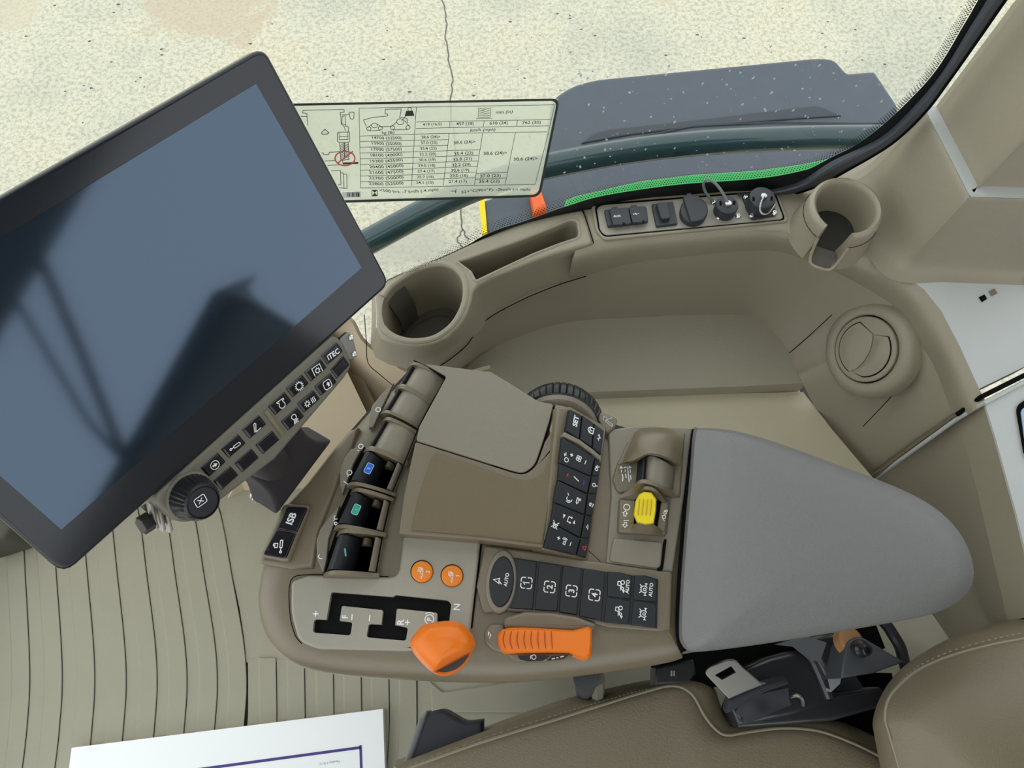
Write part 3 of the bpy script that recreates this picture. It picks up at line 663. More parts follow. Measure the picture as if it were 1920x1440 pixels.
# ================================================================== SILL FITTINGS
tray = thing('storage_tray', 'beige sill tray with a round cup well and a long open bin', 'tray', P(900, 560, .60))
ZT = .702
cupin = [(722, 557), (736, 538), (755, 524), (780, 509), (809, 500), (829, 499), (846, 504), (859, 514), (867, 527), (870, 545), (868, 566), (860, 587), (848, 606), (833, 620), (815, 631), (795, 636), (773, 637), (752, 633), (735, 625), (722, 612), (716, 590), (717, 570)]
cupin = [tuple(p) for p in spl([Vector(p) for p in cupin], 2, True)]
binh = rnd([(856, 490, 5), (880, 483), (920, 469), (962, 455), (1010, 437), (1068, 413, 14), (1082, 416, 10), (1088, 447, 12), (1050, 459), (1000, 478), (945, 503), (892, 528, 6), (883, 510)], 0, 4)
topo = [(703, 552), (714, 536), (728, 524), (755, 511), (782, 499), (815, 487), (850, 472), (904, 446), (945, 429), (985, 414), (1040, 402), (1091, 392), (1098, 400), (1113, 455), (1095, 461), (1040, 476), (1000, 490), (960, 506), (920, 522), (898, 534), (888, 545), (884, 565), (877, 586), (862, 610), (840, 632), (815, 644), (790, 649), (765, 649), (735, 643), (714, 634), (705, 614), (706, 590)]
rim_i = [i for i in range(len(cupin)) if not (719 >= cupin[i][0])]
mk('cup_rim', *tube([P(795 + (cupin[i][0] - 795) * 1.05, 568 + (cupin[i][1] - 568) * 1.05, ZT - .0012) for i in rim_i], .0036, 10), TRIM, tray)
mk('bin_rim', *tube([P(980 + (x - 980) * 1.012, 470 + (y - 470) * 1.03, ZT - .0012) for x, y in binh], .0022, 8, True), TRIM, tray)
plate('tray_top', topo, ZT, .012, TRIM, tray, bev=.0035, holes=[cupin, binh])
low = [(697, 560), (706, 545), (722, 530), (750, 518), (780, 506), (815, 494), (850, 480), (904, 456), (945, 440), (985, 425), (1040, 412), (1091, 402), (1100, 410), (1100, 518), (1085, 522), (1036, 537), (1000, 551), (968, 566), (935, 585), (915, 600), (905, 612), (893, 628), (880, 642), (862, 660), (842, 674), (820, 688), (795, 694), (765, 692), (730, 684), (704, 670), (695, 645), (697, 600)]
u_ = [P(*p, ZT - .004) for p in topo]; l_ = [P(*p, .637) for p in low]
mid1 = [a.lerp(b, .30) + Vector((0, .0, 0)) for a, b in zip(u_, l_)]
mid2 = [a.lerp(b, .75) for a, b in zip(u_, l_)]
mk('tray_face', *loft([u_, mid1, mid2, l_]), TRIM, tray, 50)
CUPD = mat('cup_well_plastic', (.10, .09, .075), .5, grain=.4)
def well(name, ring, z, depth, taper, m, bott, parent):
    t_ = [P(*p, z) for p in ring]; c = sum(t_, Vector()) / len(t_)
    rg_ = [t_] + [[Vector((c.x + (p.x - c.x) * (1 - taper * k), c.y + (p.y - c.y) * (1 - taper * k), z - depth * k)) for p in t_] for k in (.15, .5, .9, 1.0)]
    vs, fs = loft(rg_, False, False); mk(name, vs, fs, m, parent, 50)
    mk(name + '_floor', rg_[-1], [tuple(range(len(t_)))], bott, parent, 0)
    return rg_
rg_ = well('cup_well', cupin, ZT - .002, .085, .13, TRIM, CUPD, tray)
well('bin', binh, ZT - .002, .055, .10, TRIM, CUPD, tray)
ins = mk('rubber_grip', *sheet([[rg_[1][i].lerp(rg_[1][11 - 11], 0) for i in (0, 2, 4)], [rg_[2][i] + Vector((.006, -.003, 0)) for i in (0, 2, 4)], [rg_[4][i] + Vector((.005, -.002, .002)) for i in (0, 2, 4)]], 4, 4), CUPD, tray)
for a_, b_ in ((17, 10), (20, 7)): pass
mk('mat_ring', *tube([rg_[-1][i].lerp(sum(rg_[-1], Vector()) / 44, .25) + Vector((0, 0, .001)) for i in range(44)], .0012, 6, True), CUPD, tray)
seam('joint', [(1092, 394, .7035), (1099, 412, .7035), (1113, 456, .7025)], VOID, tray, .0006)
seam('joint', [(1099, 518, .642), (1039, 537, .64), (971, 566, .64), (909, 602, .64), (877, 645, .64), (850, 669, .64), (825, 686, .636)], VOID, tray, .0006)

# ---- outlet panel
out_ = thing('outlet_panel', 'long sill plate holding the sockets and capped connectors beside the tray', 'outlet panel', P(1290, 400, .70))
ZP = .702
OUTL = [(1115, 387, 6), (1130, 381, 5), (1452, 356, 8), (1473, 412, 8), (1132, 444, 8), (1122, 430, 4)]
plate('rim', [(1108, 385, 8), (1128, 376, 6), (1456, 351, 10), (1481, 415, 10), (1132, 450, 10), (1117, 432, 5)], ZP, .006, TRIM, out_, h=.0005, bev=.0015)
plate('gap', OUTL, ZP, .004, VOID, out_, h=.0010)
plate('cover_plate', [(1119, 389, 6), (1131, 384, 5), (1450, 359, 8), (1470, 410, 8), (1134, 441, 8), (1125, 430, 4)], ZP, .004, PANEL, out_, h=.0022, bev=.0006)
h0 = .0022
ax = plate('aux_usb_base', [(1133, 393, 3), (1212, 387, 3), (1216, 415, 3), (1140, 424, 3)], ZP, .005, SATIN, out_, h=h0 + .004, bev=.001)
c1 = plate('socket_flap', [(1142, 391, 2), (1148, 391), (1148, 388), (1158, 387), (1158, 390), (1178, 388, 2), (1184, 419, 2), (1172, 420), (1171, 417), (1168, 417), (1168, 421), (1150, 422, 2)], ZP, .004, SATIN, out_, h=h0 + .0078, bev=.0008)
c2 = plate('socket_flap', [(1179, 388, 2), (1184, 387), (1184, 384), (1194, 384), (1194, 387), (1210, 386, 2), (1215, 414, 2), (1208, 416), (1207, 413), (1205, 413), (1205, 417), (1186, 417, 2)], ZP, .004, SATIN, out_, h=h0 + .0078, bev=.0008)
word('lettering', 'AUX', 1157, 405, 4.6, ZP, WHITE, c1, 4, h=h0 + .0081)
icon('usb_symbol', [[(-1.9, 0), (1.4, 0)], ('f', [(1.3, .4), (2.0, 0), (1.3, -.4)]), ('f', [(-2.3, .35), (-1.7, .35), (-1.7, -.35), (-2.3, -.35)]), [(-1.2, 0), (-.6, .7), (.1, .7)], [(-.7, 0), (-.1, -.7), (.5, -.7)]], 1193, 401, 2.6, ZP, WHITE, c2, 6, .3, h=h0 + .0081)
plate('blank_base', [(1222, 382, 2), (1262, 378, 2), (1271, 419, 2), (1231, 424, 2)], ZP, .005, SATIN, out_, h=h0 + .0035, bev=.0006)
plate('blank_flap', [(1231, 380, 2), (1251, 378, 2), (1258, 405, 2), (1256, 409), (1243, 410), (1239, 407, 2)], ZP, .006, SATIN, out_, h=h0 + .009, bev=.001)
sock = plate('power_socket', ell(1302, 393, 26, 25), ZP, .010, SATIN, out_, h=h0 + .008, bev=.002)
plate('socket_flap', [(1281, 369, 3), (1287, 366), (1287, 362), (1296, 361), (1297, 366), (1311, 366, 3), (1314, 373), (1326, 383, 10), (1328, 398, 14), (1318, 413, 10), (1296, 416, 4)], ZP, .004, SATIN, out_, h=h0 + .011, bev=.001)
def cyl(name, px, py, r, z0, z1, m, parent, tilt=(0, 0, 1), b=.0015, n=30):
    c = P(px, py, z1); z_ = Vector(tilt).normalized()
    return mk(name, *lathe([(r, -(z1 - z0)), (r, -b), (r - b * .3, -b * .3), (r - b, 0), (.0001, 0)], c, z_, n), m, parent)
def capscrew(px, py, z, parent, r=.0031):
    c = P(px, py, z)
    return mk('screw', *lathe([(r, -.002), (r, .0004), (r * .7, .0016), (r * .35, .0017), (r * .3, .0008), (.0001, .0008)], c, (0, 0, 1), 14), CHROME, parent)
cn = cyl('round_cap', 1364, 383, .0122, ZP, ZP + .016, SATIN, out_)
for dx, dy in ((-13, -2), (13, -3)): plate('cap_slot', [(1364 + dx - 2, 383 + dy - 4), (1364 + dx + 2, 383 + dy - 4), (1364 + dx + 2, 383 + dy + 4), (1364 + dx - 2, 383 + dy + 4)], ZP + .0163, .0005, VOID, cn)
cyl('cap_rivet', 1366, 380, .0040, ZP + .015, ZP + .0195, CHROME, out_, n=16)
for p in ((1337, 379), (1347, 407), (1384, 405)): capscrew(*p, ZP + .003, out_)
mk('cap_cord', *tube(spl([P(1337, 378, ZP + .004), P(1324, 362, ZP + .012), P(1319, 346, ZP + .022), P(1326, 337, ZP + .03), P(1340, 343, ZP + .030), P(1354, 360, ZP + .026), P(1364, 379, ZP + .0185)], 6), .0016, 8), mat('clear_grey_cord', (.16, .19, .19), .3), out_)
plate('flange', [(1391, 366, 4), (1440, 360, 4), (1458, 402, 4), (1410, 411, 5)], ZP, .004, SATIN, out_, h=h0 + .003, bev=.0006)
cn2 = cyl('round_cap', 1430, 370, .0142, ZP, ZP + .020, SATIN, out_)
for dx, dy in ((-17, 3), (17, 2)): plate('cap_slot', [(1430 + dx - 2, 370 + dy - 4), (1430 + dx + 2, 370 + dy - 4), (1430 + dx + 2, 370 + dy + 4), (1430 + dx - 2, 370 + dy + 4)], ZP + .0203, .0005, VOID, cn2)
cyl('cap_rivet', 1433, 366, .0036, ZP + .019, ZP + .024, CHROME, out_, n=16)
for p in ((1398, 369), (1409, 403), (1452, 399)): capscrew(*p, ZP + .0055, out_)
ch = spl([P(1433, 367, ZP + .025), P(1427, 380, ZP + .0225), P(1425, 393, ZP + .018), P(1430, 401, ZP + .014), P(1440, 400, ZP + .010), P(1448, 391, ZP + .009), P(1452, 385, ZP + .008)], 5); g = G()
for k, p in enumerate(ch): g.add(lathe([(.0004, -.0011), (.0011, -.0005), (.0011, .0005), (.0004, .0011)], p, (0, 0, 1), 8))
g.make('bead_chain', CHROME, out_)

# ---- cup holder with mug slot
CZ = .748; cc = P(1589, 386, CZ)
cup = thing('cup_holder', 'round beige cup holder with a slot for a mug handle, next to the corner post', 'cup holder', (cc.x, cc.y, .70))
sd = (P(1545, 470, .70) - Vector((cc.x, cc.y, .70))); sa = math.degrees(math.atan2(sd.y, sd.x)); half = 24
def carc(r, z, n=46, h=half): return [Vector((cc.x + r * math.cos(math.radians(sa + h + (360 - 2 * h) * k / n)), cc.y + r * math.sin(math.radians(sa + h + (360 - 2 * h) * k / n)), z)) for k in range(n + 1)]
Ro, Ri = .0388, .0305
prof = [(Ro + .006, .695), (Ro + .002, .712), (Ro, .730), (Ro, CZ - .008), (Ro - .0008, CZ - .0035), (Ro - .0026, CZ - .001), (Ro - .0045, CZ), (Ri + .0022, CZ - .001), (Ri + .0006, CZ - .003), (Ri, CZ - .007), (Ri - .002, .72), (Ri - .005, .700)]
vs, fs = loft([carc(r, z) for r, z in prof], closed=False)
N1 = 47; e0 = [i * N1 for i in range(len(prof))]; e1 = [i * N1 + N1 - 1 for i in range(len(prof))]
fs += [tuple(e0), tuple(e1[::-1])]; mk('cup_wall', vs, fs, TRIM, cup, 40)
mk('cup_base', *lathe([(Ri + .004, -.002), (Ri + .004, 0), (.0001, 0)], (cc.x, cc.y, .702), (0, 0, 1), 36), mat('cup_depth_shade', (.03, .028, .024), .7), cup)  # near-black floor colour stands in for the shade of a deeper cup
q = sd.normalized(); pq = Vector((-q.y, q.x, 0)); b0 = Vector((cc.x, cc.y, 0))
lip = lambda u, v, z: b0 + q * u + pq * v + Vector((0, 0, z))
mk('slot_floor', [lip(.027, -.0140, .7045), lip(.027, .0140, .7045), lip(.051, .010, .7045), lip(.051, -.010, .7045)], [(0, 1, 2, 3)], CUPD, cup, 0)
mk('slot_lip', *tube(spl([lip(.039, -.0160, .732), lip(.046, -.0140, .712), lip(.051, -.010, .705), lip(.053, 0, .705), lip(.051, .010, .705), lip(.046, .0140, .712), lip(.039, .0160, .732)], 5), .0016, 8), TRIM, cup)
mk('parting_line', *tube([p + (p - Vector((cc.x, cc.y, p.z))).normalized() * .0003 for p in carc(Ro + .0004, .730, h=26)], .0003, 5), VOID, cup)

# ---- air vent
vpl = pl3((1505, 719, .53), (1480, 662, .53), (1680, 580, .655))
vent = thing('air_vent', 'round closed air vent set in the beige side wall', 'vent', vpl.hit(1625, 650))
o, ex, ey, nn, sc = frame(1626, 650, vpl, 0, 0)
vc = vpl.hit(1630, 655); R_ = sc
mk('bezel_ring', *lathe([(88 * R_, -.012), (86 * R_, .000), (79 * R_, .006), (72 * R_, .0085), (63 * R_, .0085), (60 * R_, .007), (59 * R_, -.004)], vc, nn, 48), TRIM, vent, 60)
X_, Y_, N_ = ex, ey, nn
def vp(a, r, h): return vc + nn * h + X_ * (r * math.cos(math.radians(a))) + Y_ * (r * math.sin(math.radians(a)))
mk('gap_ring', *lathe([(60 * R_, .003), (56 * R_, .003), (.0001, .003)], vc, nn, 40), VOID, vent)
mk('vent_barrel', *lathe([(57.5 * R_, .004), (57.5 * R_, .0085), (56 * R_, .0095), (49 * R_, .0098), (.0001, .0098)], vc, nn, 48), TRIM, vent)
def flap(angs, curve, h):
    rb = [vp(a, 49.5 * R_, .0101) for a in angs] + [vc + nn * .0101 + X_ * (x * R_) + Y_ * (y * R_) for x, y in curve]
    mk('flap_gap', *solid(rb, nn, .0006, 0), VOID, vent)
    ring = [vp(a, 47.5 * R_, h) for a in angs] + [vc + nn * h + X_ * (x * R_) + Y_ * (y * R_) for x, y in curve]
    return solid(ring, nn, .002, .0008, 2, dome=.003)
A_ = [math.degrees(math.atan2(y, x)) for x, y in ()]
big = flap([101 + k * 8.2 for k in range(17)], [(-26, -40), (-12, -34), (2, -20), (11, -4), (15, 12), (16, 26)], .0115)
mk('vent_flap', *big, TRIM, vent)
small = flap([-92 + k * 9.1 for k in range(14)], [(18, 25), (17, 12), (13, -4), (4, -20), (-10, -35.5), (-20, -41)], .0112)
mk('vent_flap', *small, TRIM, vent)
seam('joint', [(1480, 662, .5302), (1520, 627, .566), (1560, 590, .606)], VOID, W, .0005, 3)
seam('joint', [(1706, 704, .637), (1670, 745, .60), (1618, 800, .55)], VOID, W, .0005, 3)
# ================================================================== DISPLAY
MP = Pl((-.0935, .292, .901), (.753, -.3725, .5424))
mon = thing('display_monitor', 'large black touchscreen display with a button bar along its lower edge', 'display', MP.hit(420, 800))
SCR = mat('screen_glass', (.012, .018, .028), .07, spec=.95)
SCR.node_tree.nodes['Principled BSDF'].inputs['Specular Tint'].default_value = (.66, .88, 1.2, 1)
SCR.node_tree.nodes['Principled BSDF'].inputs['IOR'].default_value = 1.6
BEZ = mat('bezel_gloss', (.016, .018, .024), .13, spec=.5)
q = [(495, 87, 24), (732, 532, 20), (121, 1079, 30), (-412, 606, 40)]
plate('bezel', q, MP, .007, BEZ, mon, bev=.002)
def shrink(pts, f): c = (sum(p[0] for p in pts) / 4, sum(p[1] for p in pts) / 4); return [(c[0] + (p[0] - c[0]) * f, c[1] + (p[1] - c[1]) * f, 30) for p in pts]
plate('rear_housing', shrink(q, .93), MP, .035, SATIN, mon, h=-.0065, bev=0)
plate('screen', [(480, 157), (678, 502), (115, 993), (-298, 630)], MP, .0004, SCR, mon, h=.0003)
# button bar
BP = MP.up(.001)
BAR = mat('button_bar_plastic', (.155, .145, .115), .42, grain=.3)
plate('button_bar', [(293, 929, 6), (625, 629, 8), (642, 638, 10), (662, 684, 12), (648, 708, 10), (516, 862), (360, 980, 10), (330, 980, 16), (295, 948, 8)], BP, .014, BAR, mon, bev=.0025)
bar_in = [(300, 932), (622, 640, 6), (637, 645, 8), (654, 684, 10), (640, 704, 8), (512, 854), (362, 971, 8), (336, 972, 10)]
CAPI = {'itec': [('t', 'iTEC', 0, 0, 1.3, .03)],
 'pto': [[(-1, -.9), (-1, .9), (1, .9), (1, -.9)], ('c', 0, -.1, .42)] + [[(.42 * math.cos(a), -.1 + .42 * math.sin(a)), (.68 * math.cos(a), -.1 + .68 * math.sin(a))] for a in [i * .785 for i in range(8)]],
 'gear': [('c', 0, 0, .72)] + [[(.76 * math.cos(a), .76 * math.sin(a)), (1.05 * math.cos(a), 1.05 * math.sin(a))] for a in [i * .4488 for i in range(14)]],
 'engine': [('c', 0, -.3, .7, -225, 45), [(-.5, .2), (-.5, .55), (-.85, .55), (-.85, .85), (.85, .85), (.85, .55), (.5, .55), (.5, .2)]],
 'boom': [('o', [(-.75, -.8), (-.45, -.85), (.3, .65), (.1, .95), (-.15, .85)]), [(-.5, -.95), (1.0, -.75)]],
 'cyl': [('c', -1.15, 0, .22), [(-.93, 0), (-.3, 0)], ('o', [(-.3, .3), (-.3, -.3), (1.15, -.3), (1.35, 0), (1.15, .3)])],
 'arrow': [('c', 0, 0, 1.0), ('f', [(-.6, .22), (.0, .22), (-.15, .6), (.7, 0), (-.15, -.6), (.0, -.22), (-.6, -.22)])],
 'home': [('o', [(-.9, -.6), (-.6, -.9), (.6, -.9), (.9, -.6), (.9, .6), (.6, .9), (-.6, .9), (-.9, .6)]), ('f', [(.0, -.5), (.45, -.5), (.45, 0), (.7, 0), (.2, .5), (-.3, 0), (0, 0)])],
 'climate': [('c', -.8, 0, .4)] + [[(-.8 + .4 * math.cos(a), .4 * math.sin(a)), (-.8 + .75 * math.cos(a), .75 * math.sin(a))] for a in [i * .785 for i in range(8)]] + [[(.3 + i * .38, -.6), (.4 + i * .38, -.2), (.25 + i * .38, .2), (.4 + i * .38, .6)] for i in range(3)],
 'lamp': [('c', .1, .5, .55, -10, 190), [(-.45, .45), (-.2, -.05), (.5, -.05), (.65, .45)]] + [[(-.1 + i * .28, -.2), (-.5 + i * .32, -1.0)] for i in range(4)]}
keys = [(624, 663, 'itec'), (593, 694, 'pto'), (559, 724, 'gear'), (526, 757, 'engine'), (478, 801, 'boom'), (439, 837, 'cyl'), (401, 872, 'arrow'), (639, 689, ''), (612, 721, 'home'), (580, 753, 'climate'), (550, 786, 'lamp'), (503, 830, ''), (464, 864, ''), (425, 897, '')]
BA = 35
for x, y, ic in keys:
    t_ = (640 - x) / 230; lx, ly = 15.2 + 1.6 * t_, -13.2 - 1.8 * t_; sx_, sy_ = 6.6 + 1.6 * t_, 9.2 + .2 * t_
    if ic == '' and x > 600: lx, ly = 12.5, -14
    b = plate('button', [(x - lx - sx_, y - ly - sy_, 3), (x + lx - sx_, y + ly - sy_, 3), (x + lx + sx_, y + ly + sy_, 3), (x - lx + sx_, y - ly + sy_, 3)], BP, .004, GLOSSK, mon, h=.0012, bev=.0022)
    if ic == 'itec': icon('lettering', CAPI[ic], x + 1, y + 1, 7, BP, WHITE, b, BA, h=.0015)
    elif ic: icon('symbol', CAPI[ic], x + 2, y, 8.6, BP, WHITE, b, BA, .17, h=.0015)
plate('divider', [(496, 773), (502, 768), (536, 813), (530, 820)], BP, .004, SHELL, mon, h=.0015, bev=.001)
o, ex, ey, nn, sc = frame(357, 930, BP, 0, 0)
kr = 41 * sc; N = 60; kc = BP.hit(357, 930); KH = .017
def kring(r, h, amp=0): return [kc + nn * h + ex * ((r + (amp if k % 2 else 0)) * math.cos(2 * math.pi * k / N)) + ey * ((r + (amp if k % 2 else 0)) * math.sin(2 * math.pi * k / N)) for k in range(N)]
knob = mk('selector_knob', *loft([kring(kr, -.001), kring(kr, .002), kring(kr * .97, .0025, .0009), kring(kr * .80, KH - .003, .0009), kring(kr * .78, KH - .001), kring(kr * .74, KH), kring(kr * .70, KH), kring(kr * .69, KH - .0012)], False, True), BLACK, mon, 30)
mk('knob_face', *lathe([(kr * .67, -.002), (kr * .67, .0004), (kr * .64, .0008), (.0001, .0012)], kc + nn * (KH - .001), nn, 40), KEY, knob)
kf = Pl(kc + nn * (KH + .0004), nn); px_ = 376, 938
icon('knob_symbol', [('o', rnd([(-1, -.8, .35), (1, -.8, .35), (1, .8, .35), (-1, .8, .35)], 0, 3)), [(-.45, .4), (.45, -.4)], [(.45, .4), (-.45, -.4)]], 376, 939, 11.5, kf, WHITE, knob, BA, .14, h=.0006)
mk('knob_seat', *lathe([(kr * 1.12, -.004), (kr * 1.1, .0012), (kr * 1.0, .002), (.0001, .002)], kc, nn, 40), BAR, mon)
# mounting hardware
ALU = mat('cast_bracket', (.42, .40, .36), .4, metal=.6)
for k in range(3):
    x, y = 282 + k * 13, 962 + k * 2
    plate('clamp_fin', [(x - 2, y - 18), (x + 5, y - 20), (x + 18, y + 28), (x + 11, y + 34)], MP, .006, ALU, mon, h=-.012 - .002 * k, bev=.001)
plate('clamp_plate', [(262, 950), (300, 930), (326, 974), (304, 984)], MP, .008, ALU, mon, h=-.02)
pb = MP.up(-.014).hit(272, 982)
mk('clamp_bolt', *lathe([(.0062, -.004), (.0062, .003), (.005, .0034), (.0001, .0034)], pb, (-.5, -.6, .5), 6), BLACK, mon, 20)
plate('end_bracket', [(636, 636, 3), (652, 622, 3), (661, 628, 3), (669, 662, 4), (661, 676, 3), (655, 672)], MP, .003, STEEL, mon, h=-.006, bev=.0006)
for p in ((658, 633), (664, 664)): mk('screw', *lathe([(.0022, -.001), (.0022, .0008), (.0012, .0016), (.0001, .0016)], MP.up(-.0055).hit(*p), MP.n, 12), CHROME, mon)
ARM = mat('mount_arm_plastic', (.028, .025, .03), .6, grain=.3)
plate('mount_arm', [(462, 890), (560, 790), (579, 818, 10), (597, 829, 8), (624, 828), (521, 966), (510, 930, 14), (489, 910)], pl3((521, 964, .762), (621, 828, .762), (476, 860, .84)), .03, ARM, mon, bev=.004)
plate('mount_arm_skirt', [(458, 900), (474, 892), (489, 908), (509, 929, 8), (515, 948), (496, 938)], .770, .02, mat('arm_skirt_grey', (.20, .19, .20), .5), mon, bev=.003)
mk('neck', *tube([pl3((521, 964, .762), (621, 828, .762), (476, 860, .84)).up(-.012).hit(508, 868), MP.up(-.02).hit(470, 840), MP.up(-.035).hit(440, 800)], .016, 12), ARM, mon)
mk('rear_mount', *tube([MP.up(-.035).hit(470, 820), MP.up(-.035).hit(330, 640)], .018, 12), ARM, mon)
for p in ((475, 930), (479, 935)): mk('screw', *lathe([(.003, -.004), (.003, .001), (.0001, .0015)], P(*p, .752), (0, 0, 1), 10), CHROME, mon)
# ================================================================== CONTROL CONSOLE
con = thing('control_console', 'beige armrest control console crowded with levers, orange knobs and keypads', 'console', P(1000, 1050, 0))
ZC = .748
shell = [(470, 1112), (473, 1150), (487, 1192), (515, 1228), (560, 1252), (640, 1266), (760, 1274), (900, 1279), (1000, 1276), (1120, 1262), (1250, 1243), (1290, 1232), (1310, 1000), (1306, 803), (1190, 799), (1150, 788), (1130, 776), (1046, 757), (1012, 752), (962, 722), (920, 697), (800, 680), (780, 678), (760, 688), (735, 714), (690, 755), (640, 812), (600, 862), (560, 912), (532, 942), (510, 985), (488, 1030), (476, 1072)]
sp = [tuple(p) for p in spl([Vector(p) for p in shell[:12]], 4)] + [tuple(p) for p in shell[12:]]
plate('console_shell', sp, ZC, .055, SHELL, con, bev=.025, steps=7)
plate('shell_base', [(x * .96 + 36, y * .97 + 28) for x, y in shell], ZC - .055, .03, BLACK, con)
# --- left control flank (slopes away to the display)
plate('flank_cover', [(537, 944), (575, 904), (628, 836), (655, 806), (672, 800), (660, 840), (640, 890), (618, 950), (598, 1000), (588, 1066), (545, 1068), (482, 1056, 10)], ZC, .02, SHELL, con, h=.003, bev=.004, steps=4)
isb = plate('switch_frame', [(531, 943, 9), (583, 947, 9), (541, 1054, 9), (486, 1043, 9)], ZC, .01, SHELL, con, h=.0085, bev=.003)
k1 = plate('switch', [(539, 949, 4), (577, 951, 5), (556, 998), (519, 991)], ZC, .004, GLOSSK, con, h=.0105, bev=.001)
word('lettering', 'ISB', 546, 972, 13, ZC, WHITE, k1, 66, bold=.03, h=.0108)
k2 = plate('switch', [(518, 993), (555, 1000), (536, 1047, 5), (492, 1040, 6)], ZC, .004, GLOSSK, con, h=.0105, bev=.001)
icon('symbol', [('c', -1.0, -.55, .2), [(-.8, -.45), (-.2, -.2)], ('o', [(-.3, 0), (-.1, -.4), (1.2, .15), (1.0, .55)]), ('o', [(-.5, .45), (.25, .75), (.05, 1.25), (-.7, .95)]), ('c', -.2, 1.15, .3, 20, 200)], 526, 1024, 10, ZC, WHITE, k2, 62, .17, h=.0108)
for x, y in ((530, 984), (503, 1030)): icon('indicator', [('c', 0, 0, .6)], x, y, 1.6, ZC, SATIN, k1 if y < 1000 else k2, 60, .5, h=.0108)
# --- hydraulic lever bays
BZ = .768                                     # height of the fin crests
def bil(c, s, t):
    A, B_, C, D = [Vector(p) for p in c]; q_ = (A * (1 - s) + B_ * s) * (1 - t) + (D * (1 - s) + C * s) * t; return q_
def bay_pt(c, s, t, dz): q_ = bil(c, s, t); p = P(q_.x, q_.y, BZ); return Vector((p.x, p.y, BZ + dz))
def sweep(c, prof, t0, t1, base=-.028):
    f_ = [bay_pt(c, s, t0, dz) for s, dz in prof]; b_ = [bay_pt(c, s, t1, dz) for s, dz in prof]
    f_ = [bay_pt(c, prof[0][0], t0, base)] + f_ + [bay_pt(c, prof[-1][0], t0, base)]; b_ = [bay_pt(c, prof[0][0], t1, base)] + b_ + [bay_pt(c, prof[-1][0], t1, base)]
    n = len(f_); vs = f_ + b_; fs = [(i, i + 1, n + i + 1, n + i) for i in range(n - 1)] + [tuple(range(n - 1, -1, -1)), tuple(range(n, 2 * n))]
    return vs, fs
def arcp(s0, s1, z0, zc, z1, n=9, pk=.4):
    out = []
    for k in range(n + 1):
        u = k / n; z = (z0 * (1 - u) ** 2 + 2 * u * (1 - u) * (2 * zc - (z0 + z1) / 2) + z1 * u * u) if pk == .5 else None
        if z is None:
            z = zc - (zc - z0) * ((pk - u) / pk) ** 2 if u < pk else zc - (zc - z1) * ((u - pk) / (1 - pk)) ** 2
        out.append((s0 + (s1 - s0) * u, z))
    return out
bays = [([(741, 716), (748, 700)], 0)]
covers = [[(766, 677), (836, 706), (809, 750), (742, 718)], [(742, 720), (809, 751), (784, 797), (712, 768)], [(716, 780), (782, 806), (758, 862), (682, 836)]]
levers = [[(682, 838), (757, 864), (734, 922), (648, 904)], [(656, 916), (731, 932), (716, 998), (624, 985)], [(630, 996), (716, 999), (702, 1076), (604, 1074)]]
for c in levers: plate('bay_floor', [c[0], c[1], c[2], c[3]], .7495, .003, VOID, con)
def fin(c, t, w=.05):
    return mk('bay_fin', *sweep(c, arcp(-.10, 1.05, -.020, .004, -.009, 14, .34), t - w, t + w, -.03), SHELL, con, 40)
for i, c in enumerate(covers):
    cv = mk('bay_cover', *sweep(c, arcp(.15, 1.0, -.008, .0020, -.010, 12, .36), .05, .95), LID, con, 40)
    mk('lever_tip', *sweep(c, arcp(.03, .16, -.014, -.004, -.006, 6, .6), .08, .92), KEY, con, 40)
    fin(c, 0.02); fin(c, .99)
cols = [(BLUE, 'II'), (GREEN, 'I'), (None, '')]
for i, c in enumerate(levers):
    lv_ = mk('lever', *sweep(c, arcp(-.03, .52, -.018, .004, -.020, 12, .42), .10, .92), KEY, con, 40)
    mk('lever_well', *sweep(c, [(.48, -.0185), (.86, -.0185)], .06, .94, -.02), VOID, con)
    mk('thumb_wall', *sweep(c, arcp(.83, .98, -.012, .002, -.010, 6, .5), .12, .92), LID, con, 40)
    mk('lever_boss', *sweep(c, arcp(.55, .74, -.014, -.006, -.014, 6, .5), .10, .26), SHELL, con, 40)
    fin(c, .0); fin(c, 1.0)
    q_ = bil(c, .33, .50); lp = Pl(bay_pt(c, .33, .5, .0040), (.16, 0, 1)); a_ = math.degrees(math.atan2(-(c[0][1] - c[3][1]), c[0][0] - c[3][0]))
    if cols[i][0]:
        bx_ = rnd([(-1.25, -.8, .35), (1.25, -.8, .35), (1.25, .8, .35), (-1.25, .8, .35)], 0, 3)
        icon('symbol_ground', [('f', bx_)], q_.x, q_.y, 7.8, lp, cols[i][0], lv_, a_, h=.0006)
        icon('symbol', [('o', bx_), ('t', cols[i][1], 0, 0, .7, .02)], q_.x, q_.y, 7.8, lp, mat('pale_print', (.35, .6, .75), .5), lv_, a_, .14, h=.0009)
    else: icon('symbol', [('o', [(-.9, -.35), (-.7, -.5), (.9, .2), (.95, .5), (.6, .45)]), [(-.9, -.4), (-.9, -.6)]], q_.x, q_.y, 7, lp, TEAL, lv_, a_, .16, h=.0008)
mk('bay_joint', *tube([P(x, y, .7660) for x, y in ((776, 676), (838, 705), (811, 752), (785, 800), (783, 806), (760, 864), (736, 922))], .0006, 5), VOID, con)
mk('bay_joint', *tube([P(x, y, .7600) for x, y in ((733, 930), (727, 962), (718, 1000), (717, 1006), (705, 1074))], .0006, 5), VOID, con)
